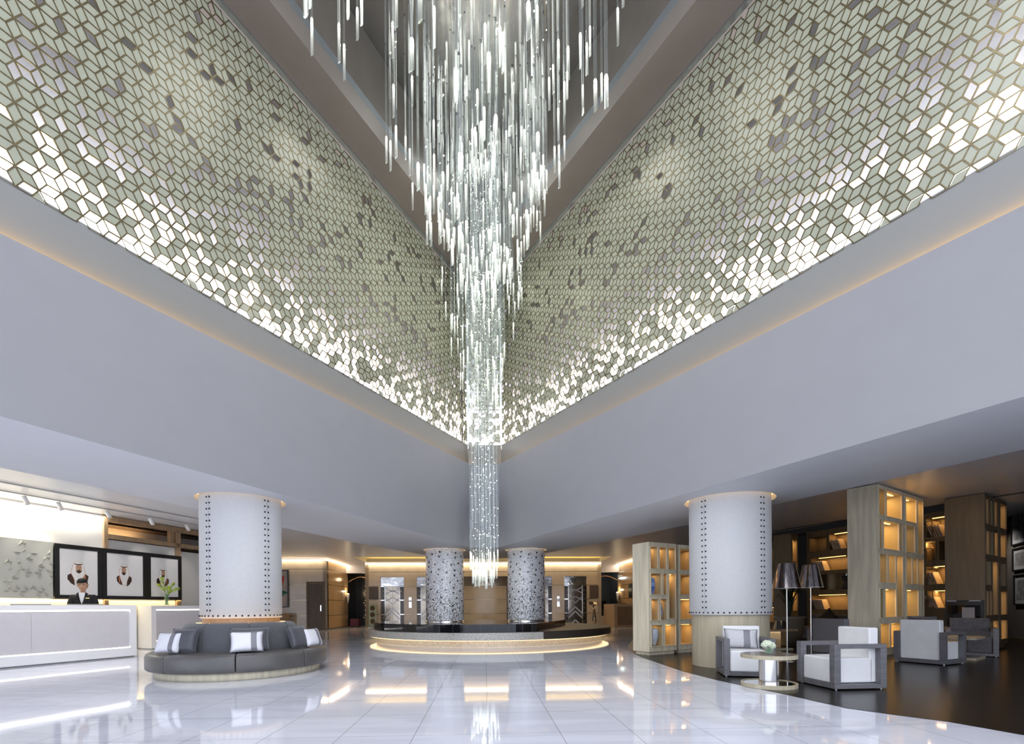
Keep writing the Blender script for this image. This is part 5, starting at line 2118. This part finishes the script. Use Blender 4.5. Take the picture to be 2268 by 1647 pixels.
# ornaments on the shelves
c = cz[4]
t = thing('shelf_vase', 'dark pierced hourglass vase standing against the bright pane in the shelves', 'vase', BS.P((c[0] + c[1]) / 2 + .1, c[2], -.18))
m = MB()
m.lathe([(.001, 0), (.11, 0), (.12, .06), (.05, .2), (.12, .34), (.125, .40), (.10, .40), (.001, .1)], (0, 0), 20)
o = m.build('body', black, None); o.parent = t
m = MB()
for k in range(12):
    a = 2 * PI * k / 12
    m.tube([(0, 0, .36), (.10 * math.cos(a), .10 * math.sin(a), .50), (.19 * math.cos(a), .19 * math.sin(a), .54)], .006, 5)
o = m.build('twigs', black, None); o.parent = t
m = MB()
pslab(m, BS, c[0] + (c[1] - c[0]) * .45, c[1] - .02, c[2] + .02, c[3] - .02, -.345, -.365)
tag(m.build('window_pane', glow('pane_glow', (.9, .95, 1), .9)), 'small bright pane at the back of the shelf bay behind the hourglass vase', 'window')
c = cz[7]
t = thing('brass_lamp', 'small brass candlestick lamp glowing in the shelves right of the tall oak case', 'lamp', BS.P((c[0] + c[1]) / 2 - .05, c[2], -.15))
m = MB()
m.lathe([(.001, 0), (.07, 0), (.07, .02), (.02, .05), (.018, .3), (.03, .33), (.001, .36)], (0, 0), 16)
o = m.build('stand', gold, None); o.parent = t
point('brass_lamp_light', BS.P((c[0] + c[1]) / 2 - .05, c[2] + .42, .02), 2.0, WARM, .03)
c = cz[8]
gl_ = None
for k in range(4):
    p = BS.P(c[0] + .06 + k * .075, c[2] + .002, -.15)
    if gl_ is None:
        m = MB()
        m.lathe([(.001, 0), (.03, 0), (.03, .38), (.026, .38)], (0, 0), 12)
        gl_ = m.build('glass_cylinder', pm('smoky_glass', (.20, .24, .25), .1, var=.3, spec=.8))
        gl_.location = p
        tag(gl_, 'clear glass cylinder, leftmost of the four in the shelves right of the tall oak case', 'glass vase', 'glass cylinders in the wall shelves')
    else:
        g2 = gl_.copy()
        COL.objects.link(g2)
        g2.location = p
        g2['label'] = 'clear glass cylinder, %s of the four in the shelves right of the tall oak case' % ('second', 'third', 'rightmost')[k - 1]

# ---- armchairs
def armchair(label, loc, rz, back_mat, group='square-armed lounge armchairs', front_mat=None, Wd=.72, D=.70, AH=.585, BHt=.76):
    """front looks along local -Y"""
    t = thing('armchair', label, 'armchair', (0, 0, 0), 0, group)
    pw, th = .085, .055
    for sx in (-1, 1):
        m = MB()
        x = sx * (Wd / 2 - pw / 2)
        m.box((x, 0, AH - th / 2), (pw, D, th))
        m.box((x, 0, .02 + th / 2), (pw, D, th))
        m.box((x, -D / 2 + pw / 2, AH / 2 + .01), (pw, pw, AH - .02 - 2 * th + .0))
        m.box((x, D / 2 - pw / 2, AH / 2 + .01), (pw, pw, AH - .02 - 2 * th + .0))
        o = m.build('arm_frame', frame_g, None, bevel=.003); o.parent = t
        for sy in (-1, 1):
            m2 = MB()
            m2.cyl((x, sy * (D / 2 - .05)), .015, 0, .02, 8)
            g_ = m2.build('glide', steel, None); g_.parent = o
    m = MB()
    m.box((0, -D / 2 + .03, .048), (Wd - 2 * pw, .05, .056))
    o = m.build('rail', frame_g, None); o.parent = t
    m = MB()
    m.box((0, D / 2 - .03, .048), (Wd - 2 * pw, .05, .056))
    o = m.build('rail', frame_g, None); o.parent = t
    m = MB()
    m.box((0, -.04, .24), (Wd - 2 * pw - .004, D - .14, .325))
    o = m.build('seat', front_mat or leather_w, None, bevel=.025, seg=3); o.parent = t
    m = MB()
    bz = BHt - .08
    m.box((0, D / 2 - .10, .08 + bz / 2), (Wd - 2 * pw - .004, .13, bz))
    o = m.build('backrest', back_mat, None, bevel=.02, seg=3); o.parent = t
    t.location = loc
    t.rotation_euler = (0, 0, rz)
    return t
# chair behind the round table
pA, pB = F(1604, 1497), F(1587.4, 1485)
side = (pB - pA).normalized()
rzA = math.atan2(side.y, side.x) - PI / 2
rv = Vector((math.cos(rzA), math.sin(rzA), 0))
cA = pA + rv * .36 + side * .35
armchair('white armchair with a striped cushion between the wooden column drum and the round table', cA, rzA, leather_w)
Mp = Matrix.Translation(cA) @ Matrix.Rotation(rzA, 4, 'Z') @ Matrix.Translation((-.02, .115, .405 + .155)) @ Matrix.Rotation(R(-20), 4, 'X') @ Matrix.Rotation(R(2), 4, 'Y')
pillow('pillow', 'patterned white pillow with a grey stripe on the armchair behind the round table', 'pillows on the armchairs', .50, .31, .13,
       (pm('white_woven', (.66, .65, .67), .6, col2=(.52, .52, .54), scale=60, bump=.2), satin_s), Mp, (.12, .52), satin_s)
# chair in front right, facing left
pa_, pb_, pcn = F(1771, 1508.8), F(1855, 1528), F(1957.4, 1522.8)
cB = (pa_ + pcn) / 2
fdir = (pa_ - pb_).normalized()
rzB = math.atan2(fdir.y, fdir.x) - PI      # local +X runs from a to b
rzB = math.atan2((pb_ - pa_).y, (pb_ - pa_).x)
armchair('white armchair with grey square arms at the front right, facing left', cB, rzB, leather_w, Wd=.72, D=.71, BHt=.79)
# chair with its white back to us
pa_, pb_, pcn = F(1987.6, 1462), F(2105.7, 1472), F(2128.6, 1466)
cC = (pa_ + pb_) / 2 + (pcn - pb_).normalized() * .36
rzC = math.atan2((pb_ - pa_).y, (pb_ - pa_).x) + PI
cC_b = rzC
armchair('white armchair turned away, showing its plain white back in the right foreground', cC, rzC + 0, leather_w, Wd=.80, D=.72, BHt=.80)
Mp = Matrix.Translation(cC) @ Matrix.Rotation(rzC, 4, 'Z') @ Matrix.Translation((.03, .13, .405 + .235)) @ Matrix.Rotation(R(-14), 4, 'X')
pillow('pillow', 'dark grey pillow peeping over the armchair turned away', 'pillows on the armchairs', .46, .46, .15, (satin_d, satin_s), Mp)
# grey linen chairs farther back
armchair('grey linen armchair seen from behind, between the floor lamps and the white armchair', Vector((7.0, 10.15, 0)) + Vector((-.12, .0, 0)), rzC - R(10), linen_g, Wd=.95, D=.72, BHt=.80)
armchair('dark grey linen armchair behind the square wooden table at the right', Vector((9.66, 10.2, 0)), R(-40), pm('dark_grey_linen', (.13, .13, .14), .9, var=.2, scale=30, bump=.2), front_mat=MATS['dark_grey_linen'] if 'dark_grey_linen' in MATS else None, Wd=.80, D=.70, BHt=.78)

# ---- round side table
Yt, rt = 6.53, .345
px_c = 1703.5
tp_ = Vector((((px_c - 1134) / FPX) * Yt - .012, Yt, 0))
t = thing('round_side_table', 'round wooden side table on a chrome drum at the edge of the white floor', 'side table', tp_)
m = MB()
m.lathe([(.001, .004), (rt, .004), (rt, .055), (rt - .02, .055), (rt - .02, .045), (.001, .045)], (0, 0), 64, smooth=False)
o = m.build('base_disc', oak_l, None); o.parent = t
m = MB()
m.lathe([(.001, .047), (rt - .021, .047)], (0, 0), 64)
o2 = m.build('mirror_inlay', chrome, None); o2.parent = o
m = MB()
m.lathe([(.125, .046), (.125, .385)], (0, 0), 48)
o = m.build('chrome_drum', pm('soft_chrome', (.72, .71, .70), .16, 1, var=.05, scale=14, stretch=(4, 4, .2)), None); o.parent = t
m = MB()
m.lathe([(.001, .385), (rt, .385), (rt, .435), (rt - .004, .437), (.001, .437)], (0, 0), 64, smooth=False)
o = m.build('table_top', oak_l, None); o.parent = t
m = MB()
m.lathe([(.001, .4385), (rt - .006, .4385)], (0, 0), 64)
o2 = m.build('stained_top_surface', pm('stained_oak', (.22, .18, .14), .22, var=.15, scale=3, stretch=(8, 1, 1)), None); o2.parent = o
# flowers
fv = HZ(1704, 1446.5, .4385)
t = thing('flower_cube', 'glass cube of white hydrangea blooms on the round side table', 'flowers', fv + Vector((0, .03, .0005)))
m = MB()
m.box((0, 0, .048), (.10, .10, .09))
o = m.build('glass_cube', clear, None, bevel=.006); o.parent = t
m = MB()
for k in range(7):
    ellipsoid(m, (.02 * math.cos(k), .02 * math.sin(k), .03 + .006 * k), (.04, .012, .006), Matrix.Rotation(k * .9, 3, 'Z') @ Matrix.Rotation(.4, 3, 'X'), 0, 8, 4)
o = m.build('green_leaves', pm('vase_leaf', (.06, .25, .05), .4), None); o.parent = t
rg = random.Random(2)
pet = pm('hydrangea_white', (.74, .80, .62), .6, var=.08, scale=40)
for (x, y, z, r_) in ((-.05, -.01, .12, .05), (.045, -.015, .115, .052), (0, -.03, .14, .052), (.01, .04, .13, .05), (-.02, .0, .15, .045)):
    m = MB()
    for k in range(40):
        u, v = rg.uniform(-1, 1), rg.uniform(0, 2 * PI)
        s_ = math.sqrt(1 - u * u)
        ellipsoid(m, (x + r_ * .85 * s_ * math.cos(v), y + r_ * .85 * s_ * math.sin(v), z + r_ * .75 * u), (.013, .013, .008), None, 0, 6, 3)
    ellipsoid(m, (x, y, z), (r_ * .85, r_ * .85, r_ * .75), None, 0, 12, 6)
    o = m.build('bloom', pet, None); o.parent = t

# ---- floor lamps
shade_m = pm('black_chrome_pleats', (.38, .33, .32), .13, 1, var=.4, scale=9, stretch=(6, 6, .05), bump=.1, bscale=14)
def floor_lamp(label, p, zb_, zt_, rb, rt_, grp='black-shaded floor lamps'):
    t = thing('floor_lamp', label, 'floor lamp', p, 0, grp)
    m = MB()
    m.lathe([(.001, 0), (.14, 0), (.14, .012), (.02, .02), (.001, .02)], (0, 0), 32)
    o = m.build('base', chrome, None); o.parent = t
    m = MB()
    m.cyl((0, 0), .013, .02, zt_ - .05, 12)
    o = m.build('pole', chrome, None); o.parent = t
    m = MB()
    n_ = 96
    rows = []
    for (z, r_) in ((zb_, rb), (zt_, rt_)):
        rows.append([(r_ * math.cos(2 * PI * k / n_), r_ * math.sin(2 * PI * k / n_), z) for k in range(n_)])
    m.grid(rows, 0, True, True)
    sh_ = m.build('lamp_shade', shade_m, None); sh_.parent = t
    m = MB()
    m.lathe([(rb, zb_), (rb + .006, zb_ - .006), (rb, zb_ - .012)], (0, 0), 64)
    o = m.build('rim', chrome, None); o.parent = sh_
    m = MB()
    m.ball((0, 0, (zb_ + zt_) / 2), .04, 12)
    o = m.build('bulb', glow('lamp_bulb', (1, .8, .5), 4), None); o.parent = t
    return t
def lampat(px, py, Y):
    return Vector(((px - 1134) / FPX * Y, Y, 0))
floor_lamp('floor lamp with a pleated black chrome shade, nearer the studded column', lampat(1742.5, 1300, 9.35), 1.42, 1.89, .255, .155)
floor_lamp('floor lamp with a pleated black chrome shade, the one nearer the tall oak case', lampat(1795.5, 1300, 10.2), 1.46, 1.93, .24, .145)

# ---- tables, plant, menu stands
t = thing('low_table', 'low wooden table with a mirrored base and menu stands behind the floor lamps', 'coffee table', Vector((6.25, 11.9, 0)), R(8))
m = MB()
m.box((0, 0, .48), (1.15, .75, .05))
o = m.build('table_top', oak_w, None, bevel=.004); o.parent = t
for sx in (-.32, .32):
    m = MB()
    m.box((sx, 0, .25), (.16, .4, .41))
    o = m.build('mirror_leg', chrome, None); o.parent = t
m = MB()
m.box((0, 0, .022), (1.0, .6, .044))
o = m.build('base_board', oak, None); o.parent = t
ms = None
for px, py, Y, lab in ((1758, 1392, 11.75, 'black pyramid menu stand on the low table, left one'), (1793, 1385, 11.9, 'black pyramid menu stand on the low table, by the linen armchair')):
    u, v = K(px, py)
    p = Vector((u * Y, Y, .505))
    if ms is None:
        m = MB()
        r4 = [(-.08, -.08, 0), (.08, -.08, 0), (.08, .08, 0), (-.08, .08, 0)]
        q4 = [(-.035, -.035, .2), (.035, -.035, .2), (.035, .035, .2), (-.035, .035, .2)]
        m.grid([r4, q4], 0, True, False)
        m.face(q4)
        m.face(r4[::-1])
        ms = m.build('menu_stand', pm('black_card', (.02, .018, .016), .25))
        ms.location = Vector((6.45, 11.75, .505))
        tag(ms, lab, 'menu stand', 'menu stands on the low table')
    else:
        m2 = ms.copy()
        COL.objects.link(m2)
        m2.location = Vector((6.72, 12.0, .505))
        m2['label'] = lab
t = thing('potted_plant', 'dark spiky potted plant in a round pale pot behind the floor lamps', 'plant', Vector((7.45, 13.0, 0)))
m = MB()
m.lathe([(.001, .0), (.20, .0), (.34, .35), (.36, .72), (.40, .78), (.34, .78), (.30, .70), (.001, .70)], (0, 0), 32)
o = m.build('pot', pm('pale_clay', (.20, .17, .13), .5), None); o.parent = t
m = MB()
rg = random.Random(3)
for k in range(46):
    a = rg.uniform(0, 2 * PI)
    h_ = rg.uniform(.7, 1.25)
    w_ = rg.uniform(.2, .55)
    pts = [Vector((0, 0, .7)), Vector((math.cos(a) * w_ * .25, math.sin(a) * w_ * .25, .7 + h_ * .6)), Vector((math.cos(a) * w_ * .7, math.sin(a) * w_ * .7, .7 + h_ * .95)), Vector((math.cos(a) * w_, math.sin(a) * w_, .7 + h_ * .8))]
    tx = Vector((-math.sin(a), math.cos(a), 0)) * .018
    for i in range(3):
        s0_, s1_ = (1, 1, .7)[i], (1, .7, .05)[i]
        m.face([pts[i] - tx * s0_, pts[i] + tx * s0_, pts[i + 1] + tx * s1_, pts[i + 1] - tx * s1_])
o = m.build('leaves', pm('dark_leaf', (.012, .03, .012), .4, var=.3), None, recalc=False); o.parent = t
# square table at the right
t = thing('square_side_table', 'square wooden side table with a mirrored core, right of the turned-away armchair', 'side table', Vector((8.86, 9.62, 0)), math.atan2(.57, .82))
m = MB()
m.box((0, 0, .42), (.68, .68, .05))
o = m.build('table_top', oak_l, None, bevel=.003); o.parent = t
m = MB()
m.box((0, 0, .22), (.34, .34, .34))
o = m.build('mirror_core', chrome, None); o.parent = t
m = MB()
m.box((0, 0, .027), (.68, .68, .054))
o = m.build('base_board', oak_l, None, bevel=.003); o.parent = t
m = MB()
m.box((0, 0, .056), (.64, .64, .004))
o = m.build('mirror_inlay', chrome, None); o.parent = t
# sofa at the back with a dark cushion
t = thing('sofa', 'dark grey sofa against the wall shelves, half hidden by the tall oak case', 'sofa', BS.P(BS.q(1862, 1370)[0], 0, .55), math.atan2(BS.d.y, BS.d.x))
m = MB()
m.box((0, 0, .24), (1.5, .8, .36))
o = m.build('seat', MATS['dark_grey_linen'], None, bevel=.03); o.parent = t
m = MB()
m.box((0, .34, .5), (1.5, .16, .56))
o = m.build('backrest', MATS['dark_grey_linen'], None, bevel=.03); o.parent = t
m = MB()
m.box((0, 0, .03), (1.3, .6, .06))
o = m.build('base', black, None); o.parent = t
Mp = Matrix.Translation(BS.P(BS.q(1866, 1370)[0], .42 + .26, .62)) @ Matrix.Rotation(math.atan2(BS.d.y, BS.d.x), 4, 'Z') @ Matrix.Rotation(R(-15), 4, 'X') @ Matrix.Rotation(R(44), 4, 'Y')
pillow('pillow', 'black pillow standing on its corner on the dark sofa', 'pillows on the sofa', .46, .46, .14, (pm('black_velvet', (.02, .02, .022), .8), satin_s), Mp)

# framed photographs on the right wall
pic = [(1130, 1206, 'tall framed black and white photograph, top of the three on the right wall'), (1212, 1262, 'wide framed grey photograph, middle of the three on the right wall'),
       (1270, 1336, 'framed grey photograph, lowest of the three on the right wall')]
for k, (y0, y1, lab) in enumerate(pic):
    s0_, zt_ = lwp.q(2243 + k * 3, y0)
    _, zb_ = lwp.q(2243 + k * 3, y1)
    s1_ = s0_ + .95
    t = thing('framed_photograph', lab, 'picture', lwp.P((s0_ + s1_) / 2, (zt_ + zb_) / 2, .03), 0, 'framed photographs on the right wall')
    m = MB()
    for a_, b_, c_, d_ in ((s0_, s1_, zt_ - .04, zt_), (s0_, s1_, zb_, zb_ + .04), (s0_, s0_ + .04, zb_ + .04, zt_ - .04), (s1_ - .04, s1_, zb_ + .04, zt_ - .04)):
        pslab(m, lwp, a_, b_, c_, d_, .05, .002)
    m.build('frame', black, t)
    m = MB()
    pslab(m, lwp, s0_ + .04, s1_ - .04, zb_ + .04, zt_ - .04, .02, .002, 0)
    pslab(m, lwp, s0_ + .14, s1_ - .14, zb_ + .14, zt_ - .14, .022, .0201, 1)
    m.build('print', [pm('mount_grey', (.40, .40, .42), .6), pm('photo_grey', (.10, .10, .105), .5, col2=(.34, .34, .35), scale=7)], t)
for o in list(COL.objects):
    if o.type == 'MESH' and o.name.startswith('light_track'):
        pass

for y_ in (7.5, 9.6, 11.6):  # spots added to brighten the reception counter, without fixtures in the ceiling
    ld = bpy.data.lights.new('added_counter_spot', 'SPOT')
    ld.energy = 130
    ld.color = (1, .98, .95)
    ld.spot_size = R(110)
    ld.spot_blend = .9
    ld.shadow_soft_size = .08
    lo = bpy.data.objects.new('added_counter_spot', ld)
    COL.objects.link(lo)
    q = DP.P(DP.q(230, 1400)[0], .5)
    c_ = Vector((q.x + 2.3 + (y_ - 9.6) * .30, y_, UZ - .03))
    lo.location = c_
    lo.rotation_euler = (Vector((c_.x - 2.2, y_ + .3, .3)) - c_).to_track_quat('-Z', 'Y').to_euler()

# dark slot across the lounge ceiling
sl_ = MB()
a_, b_ = HZ(1728, 1171, UZ), HZ(2268, 1085, UZ)
SP = Plane(a_, a_ + (b_ - a_) * 1.3)
sl_.prism([SP.P(-1, 0, 0).to_2d(), SP.P(SP.L, 0, 0).to_2d(), SP.P(SP.L, 0, -.07).to_2d(), SP.P(-1, 0, -.07).to_2d()], UZ - .012, UZ - .001)
struct(sl_.build('trim_8', pm('slot_black', (.03, .03, .03), .6)))
for s__ in (1.0, 3.2):  # unseen spots added to lift the dark right wall and its pictures
    ld = bpy.data.lights.new('added_wall_spot', 'SPOT')
    ld.energy = 70
    ld.color = (1, .93, .85)
    ld.spot_size = R(80)
    ld.spot_blend = .9
    ld.shadow_soft_size = .05
    lo = bpy.data.objects.new('added_wall_spot', ld)
    COL.objects.link(lo)
    q = lwp.P(s__, 1.8, 0)
    nn = lwp.n if (lwp.P(0, 0, 1) - Vector((5, 5, 0))).length < (lwp.P(0, 0, -1) - Vector((5, 5, 0))).length else -lwp.n
    lo.location = q + nn * 1.1 + Vector((0, 0, UZ - 1.85))
    lo.rotation_euler = (q - lo.location).to_track_quat('-Z', 'Y').to_euler()
